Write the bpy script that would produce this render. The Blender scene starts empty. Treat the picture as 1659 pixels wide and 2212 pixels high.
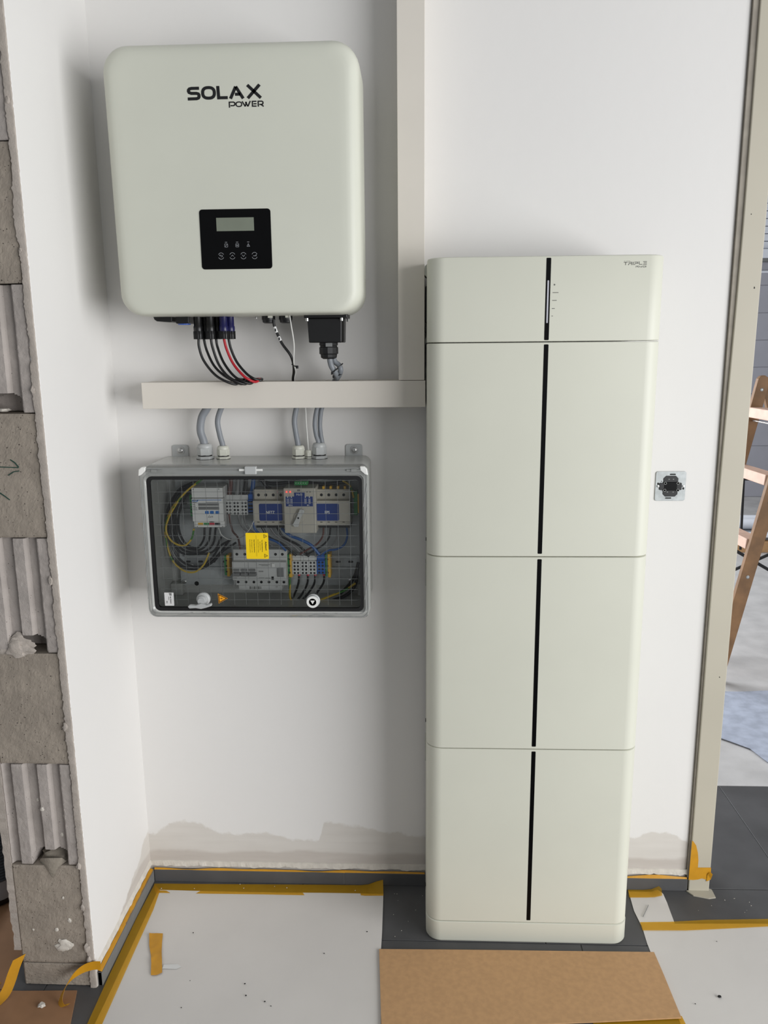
import bpy, bmesh, math, random
from mathutils import Vector, Matrix, noise

# ------------------------------------------------------------------ scene, camera, light
scene = bpy.context.scene
col = scene.collection
scene.view_settings.view_transform = 'Standard'
scene.view_settings.look = 'None'
scene.view_settings.gamma = 1.0
scene.view_settings.use_curve_mapping = False
scene.view_settings.exposure = 0.0

cam_d = bpy.data.cameras.new('camera')
cam = bpy.data.objects.new('camera', cam_d)
col.objects.link(cam)
cam_d.sensor_fit = 'VERTICAL'
cam_d.sensor_height = 36.0
cam_d.lens = 1717.33 / 2212 * 36.0
cam_d.clip_start = 0.05
_rt = Vector((0.99912281, 0.0408201, -0.00934456))
_up = Vector((0.000931687, 0.20142424, 0.97950365))
_fw = Vector((-0.04186566, 0.97865315, -0.20120952))
cam.matrix_world = Matrix(((_rt.x, _up.x, -_fw.x, 0.0), (_rt.y, _up.y, -_fw.y, -1.84223523),
                           (_rt.z, _up.z, -_fw.z, 1.37015643), (0, 0, 0, 1)))
scene.camera = cam

world = bpy.data.worlds.new('daylight')
scene.world = world
world.use_nodes = True
wb = world.node_tree.nodes['Background']
wb.inputs[0].default_value = (0.94, 0.97, 1.0, 1)
wb.inputs[1].default_value = 0.33

def area(name, loc, target, sx, sy, power, color):
    l = bpy.data.lights.new(name, 'AREA')
    l.shape = 'RECTANGLE'; l.size = sx; l.size_y = sy; l.energy = power; l.color = color
    o = bpy.data.objects.new(name, l); col.objects.link(o)
    o.location = loc
    o.rotation_euler = (Vector(target) - Vector(loc)).to_track_quat('-Z', 'Y').to_euler()
    return o
# tall terrace windows on the right side of the room, and the windows of the room beyond
area('window_daylight_side', (2.8, -3.0, 1.20), (0.0, -2.6, 1.20), 3.8, 2.1, 195, (0.985, 0.99, 1.0))
area('window_daylight_next_room', (-0.6, 3.2, 1.5), (3.0, 1.6, 0.8), 2.6, 1.8, 135, (0.92, 0.95, 1.0))

# ------------------------------------------------------------------ helpers
R = math.radians
random.seed(7)

def lin(c):
    return tuple((v / 255 / 12.92) if v / 255 <= 0.04045 else ((v / 255 + 0.055) / 1.055) ** 2.4 for v in c)

def mat(name, rgb, rough=0.5, metal=0.0, var=0.0, vscale=20.0, bump=0.0, bscale=200.0, spec=0.5,
        dark=None, emit=None, coat=0.0, detail=4.0):
    m = bpy.data.materials.new(name); m.use_nodes = True
    nt = m.node_tree; N = nt.nodes; L = nt.links
    b = N['Principled BSDF']
    c = lin(rgb)
    b.inputs['Base Color'].default_value = (*c, 1)
    b.inputs['Roughness'].default_value = rough
    b.inputs['Metallic'].default_value = metal
    b.inputs['Specular IOR Level'].default_value = spec
    b.inputs['Coat Weight'].default_value = coat
    tc = N.new('ShaderNodeTexCoord')
    if var > 0:
        n = N.new('ShaderNodeTexNoise'); n.inputs['Scale'].default_value = vscale; n.inputs['Detail'].default_value = detail
        L.new(tc.outputs['Object'], n.inputs['Vector'])
        mx = N.new('ShaderNodeMix'); mx.data_type = 'RGBA'
        d = lin(dark) if dark else tuple(v * (1 - var) for v in c)
        mx.inputs[6].default_value = (*d, 1)
        mx.inputs[7].default_value = (*(c if dark else tuple(min(1, v * (1 + var)) for v in c)), 1)
        mr = N.new('ShaderNodeMapRange'); mr.inputs[1].default_value = 0.35; mr.inputs[2].default_value = 0.65
        L.new(n.outputs['Fac'], mr.inputs[0]); L.new(mr.outputs[0], mx.inputs[0])
        L.new(mx.outputs[2], b.inputs['Base Color'])
    if bump > 0:
        n2 = N.new('ShaderNodeTexNoise'); n2.inputs['Scale'].default_value = bscale; n2.inputs['Detail'].default_value = 5
        L.new(tc.outputs['Object'], n2.inputs['Vector'])
        bp = N.new('ShaderNodeBump'); bp.inputs['Strength'].default_value = bump; bp.inputs['Distance'].default_value = 0.002
        L.new(n2.outputs['Fac'], bp.inputs['Height']); L.new(bp.outputs[0], b.inputs['Normal'])
    if emit:
        b.inputs['Emission Color'].default_value = (*lin(emit[0]), 1); b.inputs['Emission Strength'].default_value = emit[1]
    return m

def clear_mat(name, tint, gloss, frost, frost_rgb):
    # clear plastic: tinted see-through, partly frosted, with a gloss layer
    m = bpy.data.materials.new(name); m.use_nodes = True
    nt = m.node_tree; N = nt.nodes; L = nt.links
    out = N['Material Output']; p = N['Principled BSDF']
    p.inputs['Base Color'].default_value = (*lin(frost_rgb), 1); p.inputs['Roughness'].default_value = 0.25
    t = N.new('ShaderNodeBsdfTransparent'); t.inputs[0].default_value = (*tint, 1)
    g = N.new('ShaderNodeBsdfGlossy'); g.inputs['Roughness'].default_value = 0.03
    fr = N.new('ShaderNodeFresnel'); fr.inputs[0].default_value = gloss
    m1 = N.new('ShaderNodeMixShader'); m1.inputs[0].default_value = frost
    L.new(t.outputs[0], m1.inputs[1]); L.new(p.outputs[0], m1.inputs[2])
    m2 = N.new('ShaderNodeMixShader')
    L.new(fr.outputs[0], m2.inputs[0]); L.new(m1.outputs[0], m2.inputs[1]); L.new(g.outputs[0], m2.inputs[2])
    L.new(m2.outputs[0], out.inputs[0])
    return m

ORI = {}
class MB:
    def __init__(s): s.v = []; s.f = []
    def add(s, vs, fs):
        o = len(s.v); s.v += [tuple(v) for v in vs]; s.f += [tuple(i + o for i in f) for f in fs]; return s
    def box(s, x0, x1, y0, y1, z0, z1):
        return s.add([(x0, y0, z0), (x1, y0, z0), (x1, y1, z0), (x0, y1, z0), (x0, y0, z1), (x1, y0, z1), (x1, y1, z1), (x0, y1, z1)],
                     [(0, 3, 2, 1), (4, 5, 6, 7), (0, 1, 5, 4), (1, 2, 6, 5), (2, 3, 7, 6), (3, 0, 4, 7)])
    def cyl(s, p0, p1, r0, r1=None, n=16, caps=True, ph=0.0):
        r1 = r0 if r1 is None else r1
        p0 = Vector(p0); p1 = Vector(p1); d = (p1 - p0).normalized()
        a = d.orthogonal().normalized(); b = d.cross(a)
        if abs(d.z) > .9: a = Vector((1, 0, 0)); b = d.cross(a)
        vs = []
        for p, r in ((p0, r0), (p1, r1)):
            for i in range(n):
                t = 2 * math.pi * i / n + ph; vs.append(p + a * (r * math.cos(t)) + b * (r * math.sin(t)))
        fs = [(i, (i + 1) % n, n + (i + 1) % n, n + i) for i in range(n)]
        if caps: fs += [tuple(range(n - 1, -1, -1)), tuple(range(n, 2 * n))]
        return s.add(vs, fs)
    def lathe(s, c, prof, n=24, axis='z', sx=1.0):
        # prof: list of (radius, offset along axis)
        vs = []
        for r, h in prof:
            for i in range(n):
                t = 2 * math.pi * i / n
                if axis == 'z': vs.append((c[0] + r * math.cos(t) * sx, c[1] + r * math.sin(t), c[2] + h))
                else: vs.append((c[0] + r * math.cos(t), c[1] + h, c[2] + r * math.sin(t)))
        m = len(prof)
        fs = [(k * n + i, k * n + (i + 1) % n, (k + 1) * n + (i + 1) % n, (k + 1) * n + i) for k in range(m - 1) for i in range(n)]
        fs += [tuple(range(n - 1, -1, -1)), tuple((m - 1) * n + i for i in range(n))]
        return s.add(vs, fs)
    def tube(s, pts, r, n=8, sub=6, caps=True, rz=None):
        P = spline(pts, sub) if sub > 1 else [Vector(p) for p in pts]
        vs = []; a = None
        for i, p in enumerate(P):
            d = (P[min(i + 1, len(P) - 1)] - P[max(i - 1, 0)]).normalized()
            a = d.orthogonal().normalized() if a is None else (a - d * a.dot(d)).normalized()
            b = d.cross(a)
            for k in range(n):
                t = 2 * math.pi * k / n; vs.append(p + a * (r * math.cos(t)) + b * (r * math.sin(t)))
        m = len(P)
        fs = [(j * n + k, j * n + (k + 1) % n, (j + 1) * n + (k + 1) % n, (j + 1) * n + k) for j in range(m - 1) for k in range(n)]
        if caps: fs += [tuple(range(n - 1, -1, -1)), tuple((m - 1) * n + k for k in range(n))]
        return s.add(vs, fs)
    def ribbon(s, pts, w, n, th=0.0003):
        # strip of given width along pts, n: width direction per point
        vs = []
        for i, p in enumerate(pts):
            wv = Vector(n[i]).normalized() * (w / 2); p = Vector(p)
            d = (Vector(pts[min(i + 1, len(pts) - 1)]) - Vector(pts[max(i - 1, 0)])).normalized()
            nn = d.cross(wv).normalized() * (th / 2)
            vs += [p - wv - nn, p + wv - nn, p + wv + nn, p - wv + nn]
        fs = []
        for i in range(len(pts) - 1):
            for k in range(4): fs.append((i * 4 + k, i * 4 + (k + 1) % 4, i * 4 + 4 + (k + 1) % 4, i * 4 + 4 + k))
        e = (len(pts) - 1) * 4
        fs += [(3, 2, 1, 0), (e, e + 1, e + 2, e + 3)]
        return s.add(vs, fs)
    def prism(s, poly, y0, y1):       # polygon in x,z extruded along y
        n = len(poly)
        vs = [(x, y0, z) for x, z in poly] + [(x, y1, z) for x, z in poly]
        return s.add(vs, [tuple(range(n)), tuple(range(2 * n - 1, n - 1, -1))] + [(i, n + i, n + (i + 1) % n, (i + 1) % n) for i in range(n)])
    def slab(s, poly, z0, z1):        # polygon in x,y extruded along z
        n = len(poly)
        vs = [(x, y, z0) for x, y in poly] + [(x, y, z1) for x, y in poly]
        return s.add(vs, [tuple(range(n - 1, -1, -1)), tuple(range(n, 2 * n))] + [(i, (i + 1) % n, n + (i + 1) % n, n + i) for i in range(n)])
    def loft(s, rings, cap0=True, cap1=True):
        n = len(rings[0]); vs = [p for r in rings for p in r]
        fs = [(k * n + i, k * n + (i + 1) % n, (k + 1) * n + (i + 1) % n, (k + 1) * n + i) for k in range(len(rings) - 1) for i in range(n)]
        if cap0: fs.append(tuple(range(n - 1, -1, -1)))
        if cap1: fs.append(tuple((len(rings) - 1) * n + i for i in range(n)))
        return s.add(vs, fs)
    def frame(s, outer, inner, y0, y1):   # ring between two x,z outlines of equal length
        n = len(outer)
        vs = [(x, y0, z) for x, z in outer] + [(x, y0, z) for x, z in inner] + [(x, y1, z) for x, z in outer] + [(x, y1, z) for x, z in inner]
        fs = []
        for i in range(n):
            j = (i + 1) % n
            fs += [(i, j, n + j, n + i), (2 * n + i, 3 * n + i, 3 * n + j, 2 * n + j), (i, 2 * n + i, 2 * n + j, j), (n + i, n + j, 3 * n + j, 3 * n + i)]
        return s.add(vs, fs)
    def build(s, name, m, parent=None, smooth=False, bevel=0.0, seg=2, origin=None):
        if parent is not None: o = ORI[parent.name]
        elif origin is not None: o = Vector(origin)
        else:
            xs = [v[0] for v in s.v]; ys = [v[1] for v in s.v]; zs = [v[2] for v in s.v]
            o = Vector(((min(xs) + max(xs)) / 2, (min(ys) + max(ys)) / 2, min(zs)))
        me = bpy.data.meshes.new(name)
        me.from_pydata([(v[0] - o.x, v[1] - o.y, v[2] - o.z) for v in s.v], [], s.f)
        bm = bmesh.new(); bm.from_mesh(me); bmesh.ops.recalc_face_normals(bm, faces=bm.faces[:])
        if smooth:
            for f in bm.faces: f.smooth = True
            for e in bm.edges:
                if len(e.link_faces) == 2 and e.calc_face_angle(0) > R(38): e.smooth = False
        bm.to_mesh(me); bm.free()
        me.materials.append(m)
        ob = bpy.data.objects.new(name, me); col.objects.link(ob)
        ORI[ob.name] = o
        if parent is not None: ob.parent = parent
        else: ob.location = o
        if bevel > 0:
            md = ob.modifiers.new('bevel', 'BEVEL'); md.width = bevel; md.segments = seg; md.limit_method = 'ANGLE'; md.angle_limit = R(40)
            md.harden_normals = False
        return ob

def spline(pts, sub=6):
    P = [Vector(p) for p in pts]
    if len(P) < 3: return P
    Q = [P[0] * 2 - P[1]] + P + [P[-1] * 2 - P[-2]]
    out = []
    for i in range(1, len(Q) - 2):
        a, b, c, d = Q[i - 1], Q[i], Q[i + 1], Q[i + 2]
        for k in range(sub):
            t = k / sub
            out.append(0.5 * ((2 * b) + (c - a) * t + (2 * a - 5 * b + 4 * c - d) * t * t + (3 * b - a - 3 * c + d) * t ** 3))
    out.append(P[-1])
    return out

def rr(x0, x1, z0, z1, r, n=6):
    rs = r if isinstance(r, (tuple, list)) else (r, r, r, r)   # bl, br, tr, tl
    pts = []
    for (cx, cz, a0, q) in ((x0 + rs[0], z0 + rs[0], 180, rs[0]), (x1 - rs[1], z0 + rs[1], 270, rs[1]),
                            (x1 - rs[2], z1 - rs[2], 0, rs[2]), (x0 + rs[3], z1 - rs[3], 90, rs[3])):
        for i in range(n + 1):
            t = R(a0 + 90 * i / n); pts.append((cx + q * math.cos(t), cz + q * math.sin(t)))
    return pts

def thing(name, loc, label, cat, group=None):
    o = bpy.data.objects.new(name, None); col.objects.link(o); o.location = loc
    o.empty_display_size = 0.05
    ORI[o.name] = Vector(loc)
    return tag(o, label, cat, group)
def tag(o, label, cat, group=None):
    o['label'] = label; o['category'] = cat
    if group: o['group'] = group
    return o
def struct(o):
    o['kind'] = 'structure'; return o
def dup(root, loc):
    r = root.copy(); col.objects.link(r); r.location = loc
    for ch in list(root.children):
        c = ch.copy(); col.objects.link(c); c.parent = r
        for g in list(ch.children):
            d = g.copy(); col.objects.link(d); d.parent = c
    return r

def stroke(mb, pts, w, M, y0, y1, closed=False):
    """flat pen stroke with mitred joints; M maps drawing coordinates to x,z"""
    P = [Vector((p[0], p[1])) for p in pts]
    n = len(P); Ls = []; Rs = []
    for i in range(n):
        a = P[i - 1] if (i > 0 or closed) else None
        c = P[(i + 1) % n] if (i < n - 1 or closed) else None
        d1 = (P[i] - a).normalized() if a is not None else None
        d2 = (c - P[i]).normalized() if c is not None else None
        d1 = d2 if d1 is None else d1; d2 = d1 if d2 is None else d2
        t = (d1 + d2)
        t = d1 if t.length < 1e-4 else t.normalized()
        nn = Vector((-t.y, t.x)); k = 1 / max(0.45, nn.dot(Vector((-d1.y, d1.x))))
        Ls.append(P[i] + nn * (w / 2 * k)); Rs.append(P[i] - nn * (w / 2 * k))
    m = n if closed else n - 1
    for i in range(m):
        j = (i + 1) % n
        q = [M(*Ls[i]), M(*Ls[j]), M(*Rs[j]), M(*Rs[i])]
        mb.prism(q, y0, y1)

def oval(cx, cy, hx, hy, e=2.6, n=28):
    out = []
    for i in range(n):
        t = 2 * math.pi * i / n; c, s = math.cos(t), math.sin(t)
        out.append((cx + hx * math.copysign(abs(c) ** (2 / e), c), cy + hy * math.copysign(abs(s) ** (2 / e), s)))
    return out

_tc = {}
def text(mb, s, x, z, h, y, rot=0.0, align='CENTER', bold=0.0, th=0.00015, wid=1.0):
    """flat lettering on a surface facing -y; rot turns it in the x,z plane"""
    key = (s, align, bold)
    if key not in _tc:
        cu = bpy.data.curves.new('t', 'FONT'); cu.body = s; cu.size = 1.0; cu.align_x = align; cu.align_y = 'CENTER'
        cu.resolution_u = 2; cu.offset = bold
        ob = bpy.data.objects.new('t', cu); col.objects.link(ob)
        dg = bpy.context.evaluated_depsgraph_get(); dg.update()
        me = bpy.data.meshes.new_from_object(ob.evaluated_get(dg))
        _tc[key] = ([v.co.copy() for v in me.vertices], [tuple(p.vertices) for p in me.polygons])
        bpy.data.objects.remove(ob); bpy.data.meshes.remove(me); bpy.data.curves.remove(cu)
    vs, fs = _tc[key]
    c, sn = math.cos(rot), math.sin(rot); k = h / 0.7
    o = len(mb.v)
    for v in vs:
        a = v.x * k * wid; b = v.y * k
        mb.v.append((x + a * c - b * sn, y, z + a * sn + b * c))
    mb.f += [tuple(i + o for i in f) for f in fs]

# ------------------------------------------------------------------ materials
plastic_white = mat('off_white_enamel', (207, 207, 193), rough=0.42, var=0.012, vscale=6, spec=0.35)
M = dict(
    off_white=plastic_white,
    inverter=mat('inverter_enamel', (206, 207, 194), rough=0.42, var=0.012, vscale=6, spec=0.35),
    casing=mat('battery_casing', (176, 177, 168), rough=0.5, var=0.02, vscale=10),
    duct=mat('cream_duct', (212, 206, 196), rough=0.45, var=0.015, vscale=8, spec=0.3),
    black=mat('black_plastic', (14, 14, 15), rough=0.4, var=0.1, vscale=40),
    gloss_black=mat('gloss_black_panel', (6, 6, 7), rough=0.3, var=0.1, vscale=40, spec=0.15),
    print_black=mat('black_print', (10, 10, 12), rough=0.5),
    grey_print=mat('grey_print', (98, 98, 92), rough=0.5),
    pale_print=mat('pale_print', (150, 152, 155), rough=0.5),
    white=mat('white_plastic', (228, 228, 224), rough=0.4, var=0.01),
    led_bar=mat('milky_light_bar', (188, 188, 196), rough=0.35),
    lcd=mat('lcd_glass', (122, 128, 114), rough=0.25, var=0.05, vscale=15),
    blue_conn=mat('dark_blue_plastic', (22, 22, 74), rough=0.35, var=0.1),
    blue_cap=mat('blue_rim', (40, 90, 190), rough=0.4),
    red=mat('red_cable_sheath', (168, 12, 30), rough=0.4, var=0.04),
    cable=mat('black_cable_sheath', (13, 13, 14), rough=0.38, var=0.08),
    grey_cable=mat('grey_cable_sheath', (128, 132, 137), rough=0.45, var=0.03, vscale=30),
    white_cable=mat('white_cable_sheath', (205, 205, 200), rough=0.45),
    steel=mat('bright_steel', (190, 190, 188), rough=0.3, metal=0.9, var=0.05, vscale=60),
    zinc=mat('galvanised_steel', (168, 172, 172), rough=0.42, metal=0.55, var=0.1, vscale=90),
    box_grey=mat('light_grey_enclosure', (186, 187, 183), rough=0.22, var=0.015, vscale=8),
    gland_grey=mat('grey_gland', (176, 178, 177), rough=0.35, var=0.02),
    gland_cream=mat('cream_gland', (204, 204, 192), rough=0.35, var=0.02),
    plate=mat('zinc_mounting_plate', (176, 180, 180), rough=0.45, metal=0.0, var=0.05, vscale=30),
    device=mat('device_light_grey', (200, 201, 198), rough=0.45, var=0.02),
    device_beige=mat('device_beige', (186, 181, 168), rough=0.45, var=0.02),
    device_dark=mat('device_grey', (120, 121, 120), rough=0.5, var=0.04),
    navy=mat('navy_label', (22, 52, 122), rough=0.4, var=0.03),
    sky=mat('blue_button', (28, 110, 190), rough=0.4),
    term_blue=mat('blue_terminal', (20, 88, 170), rough=0.4, var=0.03),
    term_green=mat('green_terminal', (48, 140, 72), rough=0.45, var=0.03),
    term_yellow=mat('yellow_terminal', (226, 176, 44), rough=0.45, var=0.03),
    term_red=mat('red_marker', (196, 40, 60), rough=0.45),
    hole=mat('dark_hole', (16, 16, 16), rough=0.8),
    brown_wire=mat('brown_wire', (88, 48, 40), rough=0.45),
    grey_wire=mat('grey_wire', (112, 112, 112), rough=0.45),
    blue_wire=mat('blue_wire', (24, 78, 140), rough=0.45),
    label_yellow=mat('yellow_sticker', (242, 205, 12), rough=0.45, var=0.01),
    label_orange=mat('orange_sticker', (240, 160, 20), rough=0.45),
    label_white=mat('white_sticker', (214, 214, 212), rough=0.5),
    rubber=mat('black_rubber', (7, 7, 8), rough=0.55),
    block=None,
    tile=mat('dark_slate_tile', (80, 80, 81), rough=0.55, var=0.14, vscale=7, bump=0.12, bscale=60, detail=8),
    grout=mat('tile_grout', (112, 112, 110), rough=0.9, var=0.05, vscale=60),
    paper=mat('floor_paper', (212, 208, 203), rough=0.8, var=0.02, vscale=5, bump=0.8, bscale=7),
    card=mat('brown_cardboard', (188, 148, 105), rough=0.75, var=0.06, vscale=85, bump=0.05, bscale=120, detail=8),
    card_edge=mat('brown_cardboard_dark', (150, 112, 80), rough=0.8, var=0.06, vscale=20),
    frame=mat('door_frame_paint', (181, 175, 159), rough=0.5, var=0.03, vscale=3),
    wood=mat('ladder_wood', (128, 94, 60), rough=0.6, var=0.22, vscale=14, detail=8),
    wood_pale=mat('ladder_step_wood', (214, 180, 160), rough=0.6, var=0.08, vscale=30),
    screed=mat('cement_screed', (192, 190, 188), rough=0.85, var=0.1, vscale=8, bump=0.3, bscale=150, detail=8),
    fleece=mat('white_fleece', (172, 179, 194), rough=0.9, var=0.13, vscale=22, detail=8),
    far_wall=mat('grey_painted_block', (168, 168, 176), rough=0.7, var=0.03, vscale=6, bump=0.1, bscale=80),
    far_joint=mat('grey_painted_joint', (166, 166, 174), rough=0.8),
    far_white=mat('white_shutter', (225, 228, 235), rough=0.5),
    dark_tub=mat('dark_tub_plastic', (58, 66, 74), rough=0.45, var=0.05),
    tub_band=mat('tub_pale_band', (152, 156, 162), rough=0.4),
    lumps=mat('plaster_lump', (204, 198, 188), rough=0.9, var=0.06, vscale=60, bump=0.4, bscale=150),
    mortar=mat('grey_mortar', (140, 132, 120), rough=0.95, var=0.1, vscale=80, bump=0.5, bscale=200),
    marker=mat('green_marker_pen', (20, 62, 52), rough=0.8),
)
M['pane'] = clear_mat('clear_lid_pane', (0.965, 0.97, 0.968), 1.36, 0.0, (200, 205, 205))
M['lid'] = clear_mat('clear_lid_rim', (0.86, 0.87, 0.86), 1.45, 0.45, (186, 188, 184))
M['gridline'] = clear_mat('moulded_grid_line', (0.75, 0.75, 0.75), 1.45, 0.55, (190, 192, 190))

def tape_mat():
    m = bpy.data.materials.new('yellow_masking_tape'); m.use_nodes = True
    nt = m.node_tree; N = nt.nodes; L = nt.links
    out = N['Material Output']; p = N['Principled BSDF']
    tc = N.new('ShaderNodeTexCoord'); n = N.new('ShaderNodeTexNoise'); n.inputs['Scale'].default_value = 30; n.inputs['Detail'].default_value = 6
    L.new(tc.outputs['Object'], n.inputs['Vector'])
    mx = N.new('ShaderNodeMix'); mx.data_type = 'RGBA'
    mx.inputs[6].default_value = (*lin((216, 160, 24)), 1); mx.inputs[7].default_value = (*lin((230, 180, 40)), 1)
    L.new(n.outputs['Fac'], mx.inputs[0]); L.new(mx.outputs[2], p.inputs['Base Color'])
    p.inputs['Roughness'].default_value = 0.5
    t = N.new('ShaderNodeBsdfTransparent'); t.inputs[0].default_value = (*lin((253, 226, 150)), 1)
    ms = N.new('ShaderNodeMixShader'); ms.inputs[0].default_value = 0.40
    L.new(t.outputs[0], ms.inputs[1]); L.new(p.outputs[0], ms.inputs[2]); L.new(ms.outputs[0], out.inputs[0])
    return m
M['tape'] = tape_mat()
M['tape_solid'] = mat('yellow_tape_folded', (196, 140, 22), rough=0.5, var=0.06, vscale=40)

def gy_mat():
    m = mat('green_yellow_wire', (150, 140, 40), rough=0.45)
    nt = m.node_tree; N = nt.nodes; L = nt.links; p = N['Principled BSDF']
    tc = N.new('ShaderNodeTexCoord'); w = N.new('ShaderNodeTexNoise'); w.inputs['Scale'].default_value = 34; w.inputs['Detail'].default_value = 0
    L.new(tc.outputs['Object'], w.inputs['Vector'])
    r = N.new('ShaderNodeValToRGB'); r.color_ramp.interpolation = 'CONSTANT'
    r.color_ramp.elements[0].color = (*lin((196, 166, 50)), 1); r.color_ramp.elements[1].color = (*lin((58, 118, 44)), 1); r.color_ramp.elements[1].position = 0.55
    L.new(w.outputs['Fac'], r.inputs[0]); L.new(r.outputs[0], p.inputs['Base Color'])
    return m
M['gy'] = gy_mat()

def block_mat(name, rgb, pits):
    m = mat(name, rgb, rough=0.92, var=0.09, vscale=18, bump=0.35, bscale=420, detail=8)
    nt = m.node_tree; N = nt.nodes; L = nt.links; p = N['Principled BSDF']
    tc = N.new('ShaderNodeTexCoord'); v = N.new('ShaderNodeTexVoronoi'); v.inputs['Scale'].default_value = 150
    L.new(tc.outputs['Object'], v.inputs['Vector'])
    n = N.new('ShaderNodeTexNoise'); n.inputs['Scale'].default_value = 60
    L.new(tc.outputs['Object'], n.inputs['Vector'])
    mr = N.new('ShaderNodeMath'); mr.operation = 'MULTIPLY_ADD'; mr.inputs[1].default_value = 0.5
    mr.inputs[2].default_value = pits
    L.new(n.outputs['Fac'], mr.inputs[0])
    lt = N.new('ShaderNodeMath'); lt.operation = 'LESS_THAN'
    L.new(v.outputs['Distance'], lt.inputs[0]); L.new(mr.outputs[0], lt.inputs[1])
    src = p.inputs['Base Color'].links[0].from_socket
    mx = N.new('ShaderNodeMix'); mx.data_type = 'RGBA'; mx.inputs[7].default_value = (*lin((72, 64, 58)), 1)
    L.new(lt.outputs[0], mx.inputs[0]); L.new(src, mx.inputs[6]); L.new(mx.outputs[2], p.inputs['Base Color'])
    return m
M['block'] = block_mat('sand_lime_block', (150, 140, 128), -0.14)
M['block_groove'] = block_mat('sand_lime_block_keyed', (166, 158, 152), -0.2)
M['plaster_edge'] = mat('raw_plaster_edge', (170, 161, 152), rough=0.9, var=0.08, vscale=50, bump=0.4, bscale=300)

def wall_mat(name, axis, curve, lo, hi):
    """white painted plaster with an unpainted filler band low down; curve gives the band height along the wall"""
    m = bpy.data.materials.new(name); m.use_nodes = True
    nt = m.node_tree; N = nt.nodes; L = nt.links; p = N['Principled BSDF']
    p.inputs['Roughness'].default_value = 0.75; p.inputs['Specular IOR Level'].default_value = 0.25
    tc = N.new('ShaderNodeTexCoord'); sp = N.new('ShaderNodeSeparateXYZ'); L.new(tc.outputs['Object'], sp.inputs[0])
    def noise_(scale, det, vec=None):
        n = N.new('ShaderNodeTexNoise'); n.inputs['Scale'].default_value = scale; n.inputs['Detail'].default_value = det
        L.new(vec or tc.outputs['Object'], n.inputs['Vector']); return n.outputs['Fac']
    def math_(op, a, b, clamp=False):
        q = N.new('ShaderNodeMath'); q.operation = op; q.use_clamp = clamp
        for i, v in enumerate((a, b)):
            if isinstance(v, (int, float)): q.inputs[i].default_value = v
            else: L.new(v, q.inputs[i])
        return q.outputs[0]
    t = N.new('ShaderNodeMapRange'); t.inputs[1].default_value = lo; t.inputs[2].default_value = hi
    L.new(sp.outputs[axis], t.inputs[0])
    fc = N.new('ShaderNodeFloatCurve'); cv = fc.mapping.curves[0]
    cv.points[0].location = curve[0]; cv.points[1].location = curve[-1]
    for c in curve[1:-1]: cv.points.new(*c)
    for q in cv.points: q.handle_type = 'AUTO_CLAMPED'
    fc.mapping.update()
    L.new(t.outputs[0], fc.inputs['Value'])
    h = math_('MULTIPLY', fc.outputs[0], 0.25)
    h = math_('ADD', h, math_('MULTIPLY', math_('SUBTRACT', noise_(14, 6), 0.5), 0.05))
    h = math_('ADD', h, math_('MULTIPLY', math_('SUBTRACT', noise_(90, 4), 0.5), 0.012))
    band = math_('MULTIPLY', math_('SUBTRACT', h, sp.outputs[2]), 160, True)
    low = math_('MULTIPLY', math_('SUBTRACT', math_('ADD', 0.075, math_('MULTIPLY', noise_(9, 4), 0.03)), sp.outputs[2]), 120, True)
    def rgbmix(f, a, b):
        x = N.new('ShaderNodeMix'); x.data_type = 'RGBA'
        for i, v in ((0, f), (6, a), (7, b)):
            if isinstance(v, tuple): x.inputs[i].default_value = (*lin(v), 1)
            else: L.new(v, x.inputs[i])
        return x.outputs[2]
    st = N.new('ShaderNodeMapping'); st.inputs['Scale'].default_value = (6, 6, 60)
    L.new(tc.outputs['Object'], st.inputs[0])
    streak = noise_(1.0, 6, st.outputs[0])
    paint = rgbmix(noise_(2.2, 3), (221, 219, 216), (226, 224, 221))
    filler = rgbmix(streak, (200, 195, 188), (215, 211, 205))
    lowc = rgbmix(streak, (182, 174, 166), (202, 196, 189))
    c = rgbmix(band, paint, rgbmix(low, filler, lowc))
    L.new(c, p.inputs['Base Color'])
    bp = N.new('ShaderNodeBump'); bp.inputs['Strength'].default_value = 0.12; bp.inputs['Distance'].default_value = 0.003
    L.new(math_('ADD', noise_(35, 6), math_('MULTIPLY', band, -0.6)), bp.inputs['Height']); L.new(bp.outputs[0], p.inputs['Normal'])
    return m
# ------------------------------------------------------------------ the setting
XL = -0.704
cb = [(-.704, .140), (-.58, .169), (-.509, .141), (-.41, .1385), (-.262, .125), (-.235, .172), (-.146, .163), (.019, .140), (.5455, .149), (.6087, .163), (.694, .129)]
M['wall_back'] = wall_mat('white_plaster_back', 0, [((x + .704) / 1.398, z / .25) for x, z in cb], -.704, .694)
M['wall_left'] = wall_mat('white_plaster_left', 1, [(0, .05 / .25), (.35, .06 / .25), (.7, .10 / .25), (1, .15 / .25)], -.366, 0)

# back wall, right end rounded over towards the door frame
b = MB()
b.slab([(-.90, 0), (.682, 0), (.688, .0015), (.6915, .005), (.6925, .010), (.6925, .13), (-.90, .13)], 0, 2.7)
wall_back = struct(b.build('wall_back', M['wall_back'], origin=(0, 0, 0)))

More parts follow.
